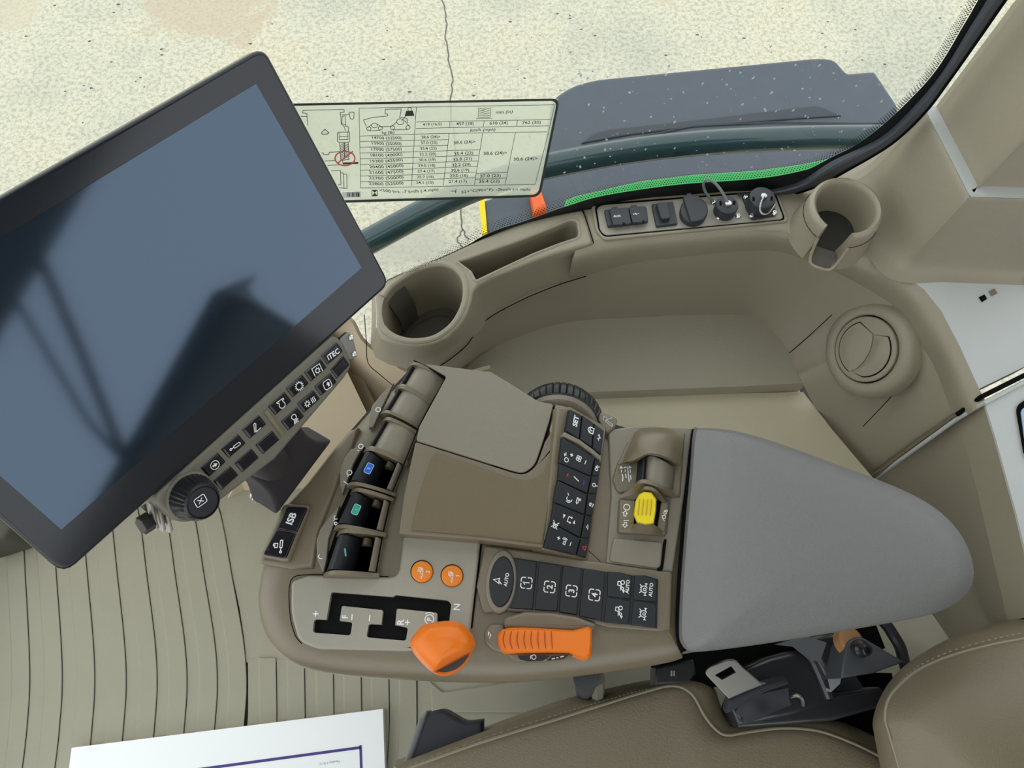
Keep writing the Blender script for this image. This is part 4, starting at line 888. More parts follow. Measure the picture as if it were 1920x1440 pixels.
# crescent label plates to the left of the bays
for pts in ([(738, 718), (716, 738), (698, 760), (691, 782), (691, 802), (700, 800), (714, 768), (728, 740)], [(672, 838), (658, 842), (645, 860), (637, 882), (637, 905), (642, 927), (650, 905), (662, 870), (676, 844)], [(636, 948), (618, 968), (600, 992), (593, 1015), (594, 1045), (606, 1076), (612, 1050), (616, 1010), (630, 970)]):
    plate('label_crescent', pts, ZC, .006, LID, con, h=.0065, bev=.0008)
for x, y, it in ((709, 768, [('c', 0, 0, .8)]), (677, 837, [('c', 0, .1, .8)]), (672, 845, [[(0, -.4), (0, .4)]]), (655, 886, [('c', 0, 0, .9), [(-.9, 0), (-1.6, -.1)]]), (648, 905, [[(-.3, -1), (.3, 1)]]), (630, 970, [('c', 0, 0, .7, 40, 250), [(-1.6, .3), (-.6, .2)]]), (628, 982, [[(-.5, -.6), (.5, .6)], ('c', .2, -.2, .5)]), (602, 1043, [('c', 0, 0, .9, 60, 240)])):
    icon('scale_mark', it, x, y, 5.2, ZC, WHITE, con, 66, .34, h=.0068)
# --- lid and palm rest
lid = [(795, 682), (920, 697), (962, 722, 20), (1010, 753, 12), (1038, 757, 6), (1030, 790), (1018, 828), (1003, 872, 12), (981, 888, 14), (958, 882), (780, 826, 4), (786, 800), (837, 706, 4)]
plate('storage_lid', lid, .772, .03, LID, con, bev=.0009)
plate('lid_gap', [(x + (1.4 if x > 1000 else 5 if x < 850 else 0), y + (1.2 if y > 815 else 6)) for x, y, *_ in lid], .7705, .02, VOID, con)
palm = [(779, 828, 4), (958, 884.5), (982, 890.5, 14), (1005, 875, 14), (1021, 829), (1034, 808), (1056, 816, 4), (1060, 812), (1056, 818), (1040, 905), (1022, 1028), (905, 1013), (752, 1001), (748, 1000), (757, 930)]
plate('palm_rest', palm, .771, .025, SHELL, con, bev=.0011)
plate('palm_pad', [(812, 846, 14), (956, 896), (990, 903, 14), (1018, 890, 14), (1034, 848), (1050, 842), (1034, 920), (1018, 1020), (905, 1006), (770, 994), (785, 930)], .771, .004, mat('palm_pad_skin', (.158, .122, .068), .5, grain=.8, gscale=1200), con, h=.002, bev=.0018)
plate('key_strip_lip', [(1042, 757), (1070, 764), (1064, 806), (1058, 818), (1036, 830), (1030, 805)], .772, .012, LID, con, bev=.002)
# --- gear selector panel
gate = rnd([(621, 1110, 4), (736, 1119), (742, 1115.5), (841, 1126, 5), (846, 1134), (836, 1222), (818, 1220), (820, 1149, 4), (744, 1141, 4), (741, 1172), (765, 1177, 5), (761, 1201.5, 5), (687, 1195, 5), (691, 1170, 5), (715, 1171), (718, 1144, 3), (641, 1136, 4), (637, 1164), (661, 1167, 5), (657, 1191.5, 5), (586, 1186, 6), (589, 1161, 6), (612, 1162)], 0, 4)
pan = [(546, 1090, 8), (577, 1079), (728, 1082), (741, 1080, 8), (748, 1070, 6), (756, 1003, 5), (893, 1009), (901, 1014), (882, 1178), (868, 1214), (760, 1221), (595, 1217, 10), (560, 1203, 16), (545, 1150, 20)]
PZ = .7545
mk('panel_joint', *tube([P(x, y, PZ - .004) for x, y in ((760, 1002), (894, 1008), (903, 1015), (893, 1100), (884, 1178))], .0008, 6), VOID, con)
mk('panel_joint', *tube(spl([P(x, y, PZ - .004) for x, y in ((728, 1081), (640, 1079), (577, 1077.5), (545, 1089), (543.5, 1150), (553, 1190), (566, 1207))], 4), .0004, 6), VOID, con)
plate('selector_panel', pan, PZ, .010, PANEL, con, bev=.0022, holes=[gate])
plate('gate_floor', gate, ZC + .0008, .002, mat('gate_void', (.0015, .0015, .002), .6, spec=.15), con)
for i, (x, y, n_) in enumerate(((791, 1071.5, '2'), (847.5, 1079.5, '1'))):
    plate('button_gap', ell(x, y, 21.5, 21.5), PZ, .002, VOID, con, h=.0004)
    b = plate('round_button', ell(x, y, 20.3, 20.3, n=36), PZ, .006, AMBER, con, h=.0024, bev=.0016, dome=.0008)
    icon('symbol', [('t', n_, .2, -1.25, .8, .02) if n_ != '1' else [(.0, -1.05), (.28, -.85), (.28, -1.65)], ('c', .5, .3, .38), ('c', -.75, -.05, .22), ('c', .5, .3, .12), ('o', [(-1.1, .2), (-.1, .25), (.1, .95), (.9, .95), (.95, .5), (.2, -.2), (-.4, -.1), (-.5, .2), (-1.0, .15)]), [(-1.5, -.2), (-1.1, 0)]], x + .5, y + 1, 8.5, PZ, mat('pale_pink_print', (.9, .72, .6), .5), b, 80, .15, h=.0034)
for s, x, y, hh in (('+', 592, 1151, 9), ('F', 647, 1156, 11), ('–', 660, 1157, 9), ('–', 693, 1159, 9), ('R', 751, 1166, 13), ('+', 764, 1167, 10), ('N', 856.5, 1138, 12.5)):
    if s == '–': icon('lettering', [[(-1.1, 0), (1.1, 0)]], x, y, 5.2, PZ, WHITE, con, 85, .42, h=.0003)
    elif s == '+': icon('lettering', [[(-1, 0), (1, 0)], [(0, -1), (0, 1)]], x, y, 5.2, PZ, WHITE, con, 85, .45, h=.0003)
    else: word('lettering', s, x, y, hh, PZ, WHITE, con, 85, bold=.02, h=.0003)
icon('park_symbol', [('c', 0, 0, .95), ('t', 'P', 0, 0, 1.05, .03), ('c', 0, 0, 1.4, -42, 42)], 805, 1161, 9, PZ, WHITE, con, 85, .22, h=.0003)
# selector knob on its stem
kb = P(826, 1216, .820)
top_o = [(772, 1196), (790, 1174), (812, 1167), (842, 1164), (864, 1168), (881, 1183), (890, 1200), (891, 1212), (884, 1225), (877, 1241), (863, 1256), (845, 1266), (826, 1267), (807, 1258), (788, 1240), (775, 1224), (769, 1209)]
top_o = [tuple(p) for p in spl([Vector(p) for p in top_o], 4, True)]
L1, L2 = Vector((806, 1264)), Vector((896, 1214)); Ld = (L2 - L1).normalized(); Ln = Vector((-Ld.y, Ld.x))
def kr_(f, z, dx=0, dy=0, cut=None):
    c = Vector((829, 1214)); out = []
    for x, y in top_o:
        q = Vector((c.x + (x - c.x) * f + dx, c.y + (y - c.y) * f + dy))
        if cut is not None:
            s_ = (q - L1).dot(Ln) + cut
            if s_ > 0: q = q - Ln * s_
        out.append(P(q.x, q.y, z))
    return out
rings = [kr_(.45, .772, 10, 6), kr_(.72, .782, 6, 4), kr_(.93, .794, 2, 1), kr_(1.0, .803), kr_(.985, .8075, 0, 0), kr_(.965, .809, 0, 0), kr_(.93, .8085, 0, 0, 2), kr_(.965, .8105, 0, 0, 0), kr_(.975, .818, 0, 0, 0), kr_(.945, .8255, 0, -1, 1), kr_(.86, .833, 1, -2, 4), kr_(.72, .8385, 2, -4, 9), kr_(.5, .842, 3, -6, 16), kr_(.25, .844, 4, -8)]
upr = list(zip(*[spl([r[i] for r in rings[7:]], 4) for i in range(len(rings[0]))]))
mk('selector_knob', *loft(rings[:7] + [list(r) for r in upr], True, True), ORANGE, con, 70)
plate('knob_insert', [(818, 1259), (842, 1247), (880, 1226, 3), (871, 1242, 10), (856, 1255, 10), (836, 1261, 6)], .8095, .003, SATIN, con, h=.0005)
mk('selector_stem', *tube([P(845, 1205, .742), P(838, 1210, .79)], .007, 10), BLACK, con)
# --- autosteer oval and keypad
KZ = .7535
sp_ = [(908, 1022, 6), (1030, 1038), (1100, 1050), (1262, 1072, 6), (1258, 1180), (1236, 1184), (1140, 1176), (1085, 1160), (950, 1146, 8), (905, 1150, 8), (893, 1100)]
plate('keypad_surround', sp_, KZ, .008, SHELL, con, bev=.002)
plate('oval_ring', ell(940, 1090, 29.5, 61, 5, 40), KZ, .008, LID, con, h=.002, bev=.002)
ov = plate('oval_button', ell(940.5, 1090.5, 23, 48, 5, 40), KZ, .004, KEY, con, h=.0035, bev=.0012)
icon('symbol', [('o', [(-.9, -.2), (0, 1.5), (.55, -.2), (-.1, -.05)]), [(-.1, -.05), (-1.0, -1.0)]], 935, 1088, 6.6, KZ, WHITE, ov, 82, .28, h=.0038)
word('lettering', 'AUTO', 949.5, 1087, 6.4, KZ, WHITE, ov, 80, bold=.03, h=.0038)
kbp = [(962, 1045), (1136, 1072), (1160, 1073), (1186, 1079), (1210, 1079), (1234, 1086), (1232, 1178), (1180, 1171), (1136, 1167), (1084, 1154), (1047, 1147), (953, 1140), (966, 1115), (970, 1080)]
plate('keypad_base', kbp, KZ, .003, BLACK, con, h=.0012)
cols_ = [((966, 1046), (1007, 1052.5), (999, 1143), (955, 1139.5)), ((1011, 1053), (1053, 1060), (1045, 1146), (1003, 1143)), ((1056, 1060.5), (1090, 1066), (1082, 1153), (1048, 1147)), ((1094, 1066.5), (1134, 1072.5), (1128, 1164), (1086, 1155))]
cols_[0] = ((966, 1046), (1007, 1052.5), (999, 1143), (955, 1139.5))
sq = [[(-.12, .9), (-.65, .9), (-.88, .68), (-.88, .14)], [(.12, .9), (.65, .9), (.88, .68), (.88, .14)], [(.88, -.14), (.88, -.68), (.65, -.9), (.12, -.9)], [(-.12, -.9), (-.65, -.9), (-.88, -.68), (-.88, -.14)]]
for i, c in enumerate(cols_):
    pts_ = list(c)
    if i == 0: pts_ = [(964, 1046), (1007, 1052.5), (999, 1143), (956, 1140), (966, 1118), (970, 1090), (969, 1065)]
    b = plate('key', pts_, KZ, .005, KEY, con, h=.0032 + (.0012 if i in (1, 2) else 0), bev=.0009)
    x, y = ((987, 1093), (1030.5, 1100.5), (1071.5, 1108), (1114.5, 1115.5))[i]
    icon('symbol', sq + ([('t', str(i + 1), 0, 0, .95, .03)] if i else [[(-.32, .22), (.06, .5), (.06, -.5)]]), x, y, 11.5, KZ, WHITE, b, 84, .17, h=.0035 + (.0012 if i in (1, 2) else 0))
trac = [('c', .9, -.35, .42), ('c', -.45, -.45, .28), ('o', [(-.9, .05), (.05, .1), (.15, .75), (.95, .75), (1.0, .25), (.4, .0), (-.2, -.2)]), ('f', [(-1.5, -.75), (-.8, -.35), (-.8, -1.05)])]
diff = [('c', 0, .0, .75, -60, 240), ('c', 0, -.1, .3), [(-.55, .6), (-1.0, 1.1)], [(.55, .6), (1.0, 1.1)], [(-.75, -.3), (-1.3, -.3)], [(.75, -.3), (1.3, -.3)], [(-1.3, -.6), (-1.3, .0)], [(1.3, -.6), (1.3, .0)], [(-.3, .75), (-.3, 1.0)], [(.3, .75), (.3, 1.0)]]
for c, it, tx, x, y in ((((1140, 1073), (1160, 1073.5), (1184, 1079), (1183, 1123.5), (1139, 1117.5)), trac, 1, 1164, 1099), (((1190, 1079.5), (1210, 1079.5), (1232.5, 1086.5), (1231, 1129), (1188, 1124)), diff, 1, 1208, 1105), (((1138, 1120.5), (1183, 1126), (1179, 1169), (1150, 1168), (1132, 1164)), trac, 0, 1160, 1147), (((1188, 1127), (1231, 1132), (1230, 1177), (1183, 1171)), diff, 0, 1207, 1151)):
    b = plate('key', c, KZ, .005, KEY, con, h=.0032, bev=.0009)
    icon('symbol', it, x, y, 8.3, KZ, WHITE, b, 84, .2, h=.0035)
    if tx: word('lettering', 'AUTO', x + 12.5, y + 1, 6.4, KZ, WHITE, b, 84, bold=.03, h=.0035)
    icon('indicator', [('c', 0, 0, .6)], x - 19, y + (9 if tx else 13), 2, KZ, SATIN, b, 60, .5, h=.0035)
# --- throttle
plate('throttle_lip', [(944, 1158, 8), (985, 1146), (1035, 1148), (1082, 1156), (1120, 1170, 6), (1114, 1180), (1075, 1184), (980, 1180), (946, 1178, 6)], KZ, .014, SHELL, con, h=.008, bev=.0028)
plate('throttle_gate', [(906, 1187, 14), (918, 1168, 10), (946, 1170), (948, 1226), (925, 1220, 10), (910, 1206, 8)], KZ, .008, SHELL, con, h=.003, bev=.003)
icon('symbol', [('f', [(-.5, .2), (1, .55), (.7, .0)]), ('f', [(-1, -.3), (.6, -.2), (.2, -.6)])], 917, 1191, 7, KZ, WHITE, con, 75, h=.0034)
TZ = .782
tro = [(934, 1208), (932, 1192), (941, 1180), (956, 1177), (980, 1176.5), (1010, 1178), (1045, 1180), (1074, 1182), (1090, 1178), (1103, 1174.5), (1110, 1180), (1110, 1205), (1108, 1231), (1101, 1237), (1084, 1231), (1068, 1223.5), (1030, 1223), (990, 1223.5), (950, 1225), (940, 1220)]
up_ = [P(*p, TZ) for p in tro]; upi = [P(1020 + (x - 1020) * .955, 1202 + (y - 1202) * .82, TZ + .005) for x, y in tro]; upm = [P(1020 + (x - 1020) * .985, 1202 + (y - 1202) * .95, TZ + .003) for x, y in tro]
dnn = [Vector((p.x, p.y, KZ - .002)) for p in up_]
thr = mk('throttle_grip', *loft([dnn, up_, upm, upi], True, True), ORANGE, con, 45)
for k in range(8): mk('grip_groove', *tube(spl([P(945 + k * 12.4 + 2, 1183, TZ + .0046), P(946 + k * 12.5 - 3 + k * .5, 1200, TZ + .0058), P(945 + k * 12.6 + 3, 1217, TZ + .0046)], 3), .0005, 5), mat('orange_shade', (.45, .08, .004), .5), thr)
plate('throttle_face', [(946, 1225, 3), (1000, 1224), (1068, 1224), (1074, 1229), (1055, 1237), (1010, 1241), (965, 1240, 6)], TZ, .02, SHELL, con, h=-.010, bev=.002)
pf = plate('face_inset', [(970, 1229), (1020, 1228), (1032, 1230), (1018, 1239), (990, 1240), (975, 1237)], TZ, .002, KEY, con, h=-.0092)
plate('face_inset', [(1034, 1230), (1066, 1228), (1058, 1235), (1026, 1239)], TZ, .002, KEY, con, h=-.0092)
icon('symbol', [('c', 0, 0, .6), [(-.7, .5), (-1, .1), (-.9, -.5)]], 1001, 1232, 6.5, TZ, WHITE, pf, 0, .22, h=-.0089)
icon('symbol', [[(-1.8, 0), (-.8, .1)], [(-.4, .1), (.2, .15)], [(.7, .2), (1.8, .3)]], 1046, 1234, 6.5, TZ, WHITE, pf, 8, .3, h=-.0089)
# --- audio and climate key strip, falling away to the right
ST = pl3((1056, 819, .777), (1022, 1027, .773), (1120, 927, .757))
S2 = pl3((1068, 766, .779), (1061, 809, .779), (1130, 830, .760))
plate('strip_body', [(1046, 764), (1070, 762), (1138, 800), (1130, 860), (1102, 1052), (1018, 1032)], ST, .02, SHELL, con, h=-.0025, bev=.002)
for c, s in (([(1070, 768), (1091, 778), (1086, 823), (1063, 808)], 'SET'), ([(1093, 779), (1113, 793), (1110, 838), (1088, 824)], 'lock'), ([(1115, 794), (1133, 808), (1127, 853), (1112, 840)], 'dial')):
    b = plate('key', c, S2, .005, KEY, con, h=.001, bev=.0009)
    x, y = sum(p[0] for p in c) / 4, sum(p[1] for p in c) / 4
    if s == 'SET': word('lettering', 'SET', x + 2, y - 5, 9, S2, WHITE, b, 78, bold=.04, h=.0013)
    elif s == 'lock': icon('symbol', [('o', [(-.6, -.8), (.7, -.8), (.7, .1), (-.6, .1)]), ('c', .05, .1, .5, 0, 180), [(0, -.5), (0, -.1)]], x + 6, y - 2, 8, S2, WHITE, b, 76, .24, h=.0013)
    else: icon('symbol', [[(-.9, -.1), (-.4, .4), (.1, -.3), (.6, .5), (.9, .1)]], x + 2, y - 3, 6, S2, WHITE, b, 76, .3, h=.0013)
plate('strip_ridge', [(1060, 810), (1087, 824), (1112, 842), (1128, 856), (1128, 864), (1112, 851), (1086, 832), (1056, 818)], ST, .006, LID, con, h=.0028, bev=.001)
rowL = [(1056, 820), (1050, 868), (1047.5, 901), (1040, 942), (1034, 980), (1022, 1027)]
rowR = [(1115, 858), (1108, 893), (1101, 926), (1096, 965), (1088, 1009), (1080, 1041)]
rowO = [(1127, 868), (1124, 893), (1119, 927), (1111, 968), (1106, 1010), (1099, 1047)]
sym = [[('t', '+', -.1, 1.9, .9, .06), ('c', .25, .25, .3), ('c', -.3, -.25, .3), ('c', -.25, .3, .3), ('c', .3, -.25, .3), [(-.5, -1.8), (.5, -1.8)]],
       [], [('c', -.6, .9, .5, 60, 250), [(0, 1.2), (.5, 1.6)], ('c', -.6, .9, .85, 150, 280), ('o', [(-.8, -1.3), (-.4, -1.6), (.6, -1.3), (.5, -1.0), (-.5, -1.1)]), ('c', .4, -1.8, .18)],
       [('f', [(-.5, 1.5), (.5, 1.9), (.5, 1.2)]), [(.6, .35), (-.6, .35), (-.6, -.3)], [(.6, .35), (.6, -.3)], ('c', -.6, -.4, .14), ('c', .6, -.4, .14), ('f', [(.5, -1.3), (-.4, -1.1), (-.4, -1.7)])],
       [('t', '+', -.1, 1.7, .9, .06), ('o', [(-.8, .2), (-.3, .2), (0, -.3), (-.8, -.3)]), ('c', -.2, 0, .5, -40, 60), ('c', -.2, 0, .85, -40, 60), [(-.5, -1.6), (.5, -1.6)]]]
for i in range(5):
    g_ = .6; c = [(rowL[i][0], rowL[i][1] + g_), (rowR[i][0], rowR[i][1] + g_), (rowR[i + 1][0], rowR[i + 1][1] - g_), (rowL[i + 1][0], rowL[i + 1][1] - g_)]
    b = plate('key', c, ST, .005, KEY, con, h=.001 + (.0012 if i % 2 == 0 else 0), bev=.0009)
    x, y = sum(p[0] for p in c) / 4, sum(p[1] for p in c) / 4; hh = .0013 + (.0012 if i % 2 == 0 else 0)
    if i == 1:
        icon('symbol', [('t', '*', 0, 0, 1.4, .05)], x - 11, y - 5, 7, ST, RED, b, 60, .25, h=hh); icon('symbol', [[(-1, .3), (1, -.3)]], x + 4, y + 1, 6, ST, WHITE, b, -28, .3, h=hh); icon('symbol', [[(-.8, 0), (.8, 0)]], x + 18, y + 8, 5, ST, BLUE, b, 80, .3, h=hh)
    else: icon('symbol', sym[i], x + 3, y, 8.0, ST, WHITE, b, 70, .2, h=hh)
    c2 = [(rowR[i][0] + 2, rowR[i][1] + g_ + 1), (rowO[i][0], rowO[i][1] + g_), (rowO[i + 1][0], rowO[i + 1][1] - g_), (rowR[i + 1][0] + 2, rowR[i + 1][1] - g_)]
    b2 = plate('key', c2, ST, .005, KEY, con, h=.0004, bev=.0009); x, y = sum(p[0] for p in c2) / 4, sum(p[1] for p in c2) / 4
    it = [[('c', -.5, .3, .5), [(0, .9), (.9, -.6)], [(.2, .9), (1.0, .3)]], [('c', 0, .3, .6), [(0, -.3), (.3, -1.2)]], [('c', 0, .2, .6, 0, 180), [(-.6, .2), (.6, .2)], [(-.5, -.3), (-.4, -.9)], [(0, -.3), (.1, -.9)], [(.5, -.3), (.6, -.9)]], [[(-.9, -.3), (0, 0), (.9, .4)], [(-.6, .4), (.2, .7)]], [('o', [(-.8, -.6), (.8, -.6), (0, .8)])]][i]
    icon('symbol', it, x + 1, y, 5, ST, RED if i == 4 else WHITE, b2, 70, .3, h=.0008)
for x, y, it in ((1062, 857, [('c', -.7, -.3, .6), [(0, .5), (.6, 1.0), (.4, .3), (1.2, .6)]]), (1041, 984, [[(-1, -1), (1, 1)], [(-1, 1), (1, -1)], ('o', [(-.9, -.3), (-.4, -.3), (.2, -.8), (.2, .8), (-.4, .3), (-.9, .3)])])):
    icon('symbol', it, x, y, 6.5, ST, WHITE, con, 70, .24, h=.0028)
# --- ribbed thumb dial
dc = P(1048, 792, .735); da = (Vector((-.10, -.78, .62))).normalized(); X_, Y_, _ = basis(da); N = 44; Rd = .0415
def dring(r, h, amp=0.0): return [dc + da * h + X_ * ((r - (amp if k % 6 == 0 else 0)) * math.cos(2 * math.pi * k / N)) + Y_ * ((r - (amp if k % 6 == 0 else 0)) * math.sin(2 * math.pi * k / N)) for k in range(N)]
N = 240
dial = mk('thumb_dial', *loft([dring(Rd * .80, -.012), dring(Rd * .93, -.009, .0014), dring(Rd, -.002, .0014), dring(Rd, .006, .0014), dring(Rd * .95, .011, .0012), dring(Rd * .88, .012)], True, True), BLACK, con, 30)
mk('dial_cap', *lathe([(Rd * .90, .011), (Rd * .90, .0135), (Rd * .84, .0155), (.0001, .0165)], dc, da, 48), LID, con)
dp = plate('dial_label', [(1119, 782), (1126, 772), (1160, 784, 12), (1153, 802, 10), (1140, 812, 10), (1132, 806)], .752, .01, SHELL, con, h=.003, bev=.002)
icon('symbol', [('o', [(-.9, -.9), (-.5, -1), (.2, .3), (-.1, .5)]), [(.2, .5), (.9, -.7)], [(.0, .9), (.9, 1.0)], [(.9, 1.0), (.6, .2)]], 1140, 790, 9, .752, mat('grey_print', (.5, .5, .47), .5), dp, 80, .16, h=.0034)
# --- rocker bank in front of the arm pad
plate('rocker_bed', [(1140, 806, 10), (1190, 797), (1298, 803), (1288, 900), (1262, 1074), (1136, 1056), (1146, 930)], .752, .012, LID, con, bev=.002)
def roc(pts, z, t, m, b=.002, h=0, name='rocker_part', dome=0): return plate(name, pts, z, t, m, con, h=h, bev=b, dome=dome)
roc([(1156, 872, 8), (1176, 830), (1200, 810), (1285, 812), (1276, 932), (1240, 930), (1190, 920), (1158, 926, 10), (1148, 900)], .752, .006, SHELL, .002, .0022, 'rocker_surround')
# hooded cover: arched upper and lower cheeks
def cheek(rows): return mk('rocker_cheek', *sheet(rows_px(*rows), 4, 4, .004), SHELL, con)
cheek([[(1168, 868, .757), (1180, 836, .757), (1196, 806, .757), (1240, 802, .757), (1282, 812, .757)], [(1172, 870, .760), (1186, 845, .766), (1204, 822, .772), (1244, 818, .771), (1280, 832, .762)], [(1162, 869, .757), (1190, 862, .768), (1216, 850, .777), (1248, 856, .774), (1276, 872, .762)]])
cheek([[(1162, 930, .757), (1188, 914, .768), (1206, 906, .774), (1236, 914, .771), (1266, 926, .761)], [(1162, 934, .757), (1190, 926, .762), (1212, 918, .765), (1240, 924, .763), (1264, 934, .757)]])
icon('symbol', [('o', [(-.9, 1.3), (-.7, 1.7), (-.5, 1.3)]), [(-.7, 1.0), (-.75, .4)], [(-.7, .1), (-.6, -.6), (-.8, -1.4)], ('o', [(-.15, 1.3), (.05, 1.7), (.25, 1.3)]), [(.05, 1.0), (.0, .4)], [(.0, .1), (.0, -.8)], [(.55, 1.8), (.5, -1.6)], ('o', [(.8, 1.2), (1.0, 1.6), (1.2, 1.2)]), [(1.0, .9), (.95, .2)], [(.95, -.2), (.9, -1.2)]], 1173, 889, 9.5, .7545, WHITE, con, 4, .22, h=.0004)
mk('rocker_blade', *sweep([(1199, 858), (1214, 858), (1211, 905), (1195, 904)], arcp(0, 1, -.016, -.001, -.006, 6, .5), 0, 1), KEY, con, 40)
mk('rocker_lever', *sweep([(1214, 854), (1271, 874), (1265, 924), (1210, 904)], arcp(0, 1, -.004, .003, -.011, 10, .2), 0, 1), LID, con, 40)
# yellow engage switch
roc([(1161, 934, 5), (1258, 938, 8), (1251, 1004, 8), (1158, 998, 6)], .752, .008, SHELL, .003, .006, 'switch_bezel')
roc([(1190, 936), (1245, 940), (1238, 992), (1188, 988)], .758, .002, VOID, 0, .0005, 'switch_well')
roc([(1240, 940, 4), (1254, 944, 6), (1247, 997, 6), (1232, 992)], .758, .004, SHELL, .001, .002, 'switch_flange')
icon('symbol', [('c', .9, 0, .35), ('c', -.2, .1, .42), [(-1.0, .1), (-.5, .5), (.2, .7)], [(1.3, .2), (1.6, .2)], ('c', 1.5, -.3, .25), [(-1.3, -.2), (-.9, .2)]], 1246, 968, 7, .760, WHITE, con, 82, .2, h=.0004)
icon('symbol', [('c', 0, 0, 1.0)], 1175, 951, 5.4, .758, WHITE, con, 82, .3, h=.0004)
for y in (963, 984): icon('symbol', [('o', [(-1, -.0), (-.1, .9), (-.1, .4), (.9, .4), (.9, -.4), (-.1, -.4), (-.1, -.9)])], 1172, y, 5, .758, WHITE, con, 262 if y < 970 else 82, .3, h=.0004)
icon('symbol', [[(-1, 0), (1, 0)]], 1174, 976, 5, .758, WHITE, con, 0, .3, h=.0004)
yc = [(1191, 940), (1199, 926), (1208, 922), (1222, 924), (1231, 936), (1230, 958), (1226, 982), (1210, 984), (1194, 980), (1188, 966)]
ysw = mk('yellow_switch', *loft([[P(x, y, .752) for x, y in yc], [P(x, y, .776) for x, y in yc], [P(1209 + (x - 1209) * .9, 953 + (y - 953) * .93, .780) for x, y in yc]], True, True), YELLOW, con, 40)
for k in range(4): mk('grip_rib', *tube([P(1199 + k * 7.6, 936, .7803), P(1196 + k * 7.6, 966, .7803)], .0006, 5), mat('yellow_shade', (.55, .38, .006), .5), ysw)
mk('rocker_guard', *sheet(rows_px([(1186, 984, .758), (1198, 980, .772), (1212, 980, .776), (1226, 984, .772), (1242, 994, .758)], [(1178, 998, .756), (1196, 1000, .760), (1212, 1001, .761), (1228, 1002, .760), (1246, 1004, .756)]), 4, 3, .003), SHELL, con)
mk('rocker_guard', *sheet(rows_px([(1196, 922, .760), (1206, 918, .772), (1220, 919, .774), (1234, 926, .770), (1250, 940, .760)], [(1200, 930, .757), (1210, 926, .762), (1222, 928, .764), (1234, 936, .762), (1246, 946, .758)]), 4, 3, .003), SHELL, con)
roc([(1150, 1008, 6), (1244, 1016, 8), (1239, 1066, 10), (1142, 1052, 8)], .752, .006, LID, .0015, .0035, 'blank_cover')
roc([(1246, 1010, 6), (1250, 1012), (1243, 1070, 6), (1232, 1069)], .752, .004, VOID, 0, .0022, 'cover_gap')
# --- arm pad
pad_o = [(1300, 808), (1312, 803), (1350, 804), (1400, 813), (1480, 838), (1560, 868), (1640, 897), (1700, 922), (1750, 950), (1788, 984), (1814, 1024), (1825, 1062), (1824, 1090), (1812, 1114), (1780, 1138), (1730, 1156), (1640, 1173), (1540, 1190), (1440, 1206), (1360, 1217), (1310, 1222), (1290, 1220), (1278, 1208), (1273, 1185), (1276, 1100), (1285, 980), (1293, 890)]
pad_o = [tuple(p) for p in spl([Vector(p) for p in pad_o], 3, True)]
def padr(f, z, dx=0, dy=0): return [P(1540 + (x - 1540) * f + dx, 1020 + (y - 1020) * f + dy, z) for x, y in pad_o]
def front(ring, z): return ring
ri = []
for f, z in ((.93, .742), (.975, .746), (.995, .754), (1.0, .763), (.994, .773), (.978, .7805)): ri.append(padr(f, z))
mk('arm_pad_base', *loft(ri[:1] + [padr(.97, .744)], True, True), BLACK, con)
pad_t = [(1352, 818), (1356, 814), (1366, 814), (1402, 822), (1478, 848), (1556, 879), (1634, 909), (1690, 936), (1736, 964), (1769, 995), (1792, 1030), (1801, 1062), (1799, 1086), (1788, 1105), (1760, 1122), (1716, 1137), (1632, 1153), (1536, 1169), (1440, 1184), (1372, 1194), (1340, 1198), (1332, 1196), (1328, 1188), (1328, 1175), (1332, 1100), (1340, 980), (1346, 890)]
pad_t = [tuple(p) for p in spl([Vector(p) for p in pad_t], 3, True)]
def padt(f, z): return [P(1575 + (x - 1575) * f, 1010 + (y - 1010) * f, z) for x, y in pad_t]
mk('arm_pad', *loft(ri + [padt(1.012, .7868), padt(.985, .7885), padt(.9, .7915), padt(.6, .7945), padt(.3, .796)], True, True), SOFT, con, 60)
mk('pad_gap', *tube(spl([P(1303, 806, .752), P(1296, 860, .752), P(1286, 960, .752), P(1275, 1100, .752), P(1273, 1190, .752), P(1282, 1222, .752)], 4), .0028, 8), VOID, con)
# --- support under the console
mk('support_post', *tube([P(1098, 1272, .69), P(1096, 1318, .02)], .011, 14), SATIN, con)
mk('support_plate', *box(.06, .20, .07, .16, .0, .70), BLACK, con)
mk('grey_bracket', *tube([P(1118, 1270, .66), P(1122, 1330, .3)], .008, 8), mat('olive_bracket', (.17, .16, .12), .5), con)
# ================================================================== SEAT
seat = thing('operator_seat', 'brown leather operator seat with stitched edge piping beside the console', 'seat', (.25, -.3, 0))
B_ = [(752, 1446), (900, 1393), (1040, 1350), (1132, 1321), (1210, 1297), (1262, 1286), (1297, 1302), (1324, 1347), (1356, 1377), (1400, 1373), (1452, 1366), (1500, 1366), (1544, 1373), (1600, 1394), (1654, 1421), (1720, 1460)]
A_ = [(738, 1436), (890, 1378), (1035, 1326), (1125, 1302), (1210, 1284), (1280, 1274), (1335, 1288), (1352, 1330), (1378, 1352), (1415, 1350), (1462, 1345), (1512, 1343), (1560, 1348), (1615, 1370), (1668, 1400), (1735, 1440)]
lower = [(p[0] + 2, p[1] - 2, .40) for p in A_]
C_ = [(765, 1560), (905, 1500), (1045, 1450), (1140, 1418), (1220, 1394), (1255, 1385), (1272, 1398), (1296, 1420), (1340, 1445), (1420, 1442), (1465, 1438), (1510, 1440), (1555, 1450), (1610, 1470), (1665, 1500), (1730, 1540)]
D_ = [(800 + i * 80, 1780) for i in range(16)]; E2 = [(830 + i * 110, 2400) for i in range(16)]
def dep(p, dz): v = P(*p); return v + Vector((0, 0, dz))
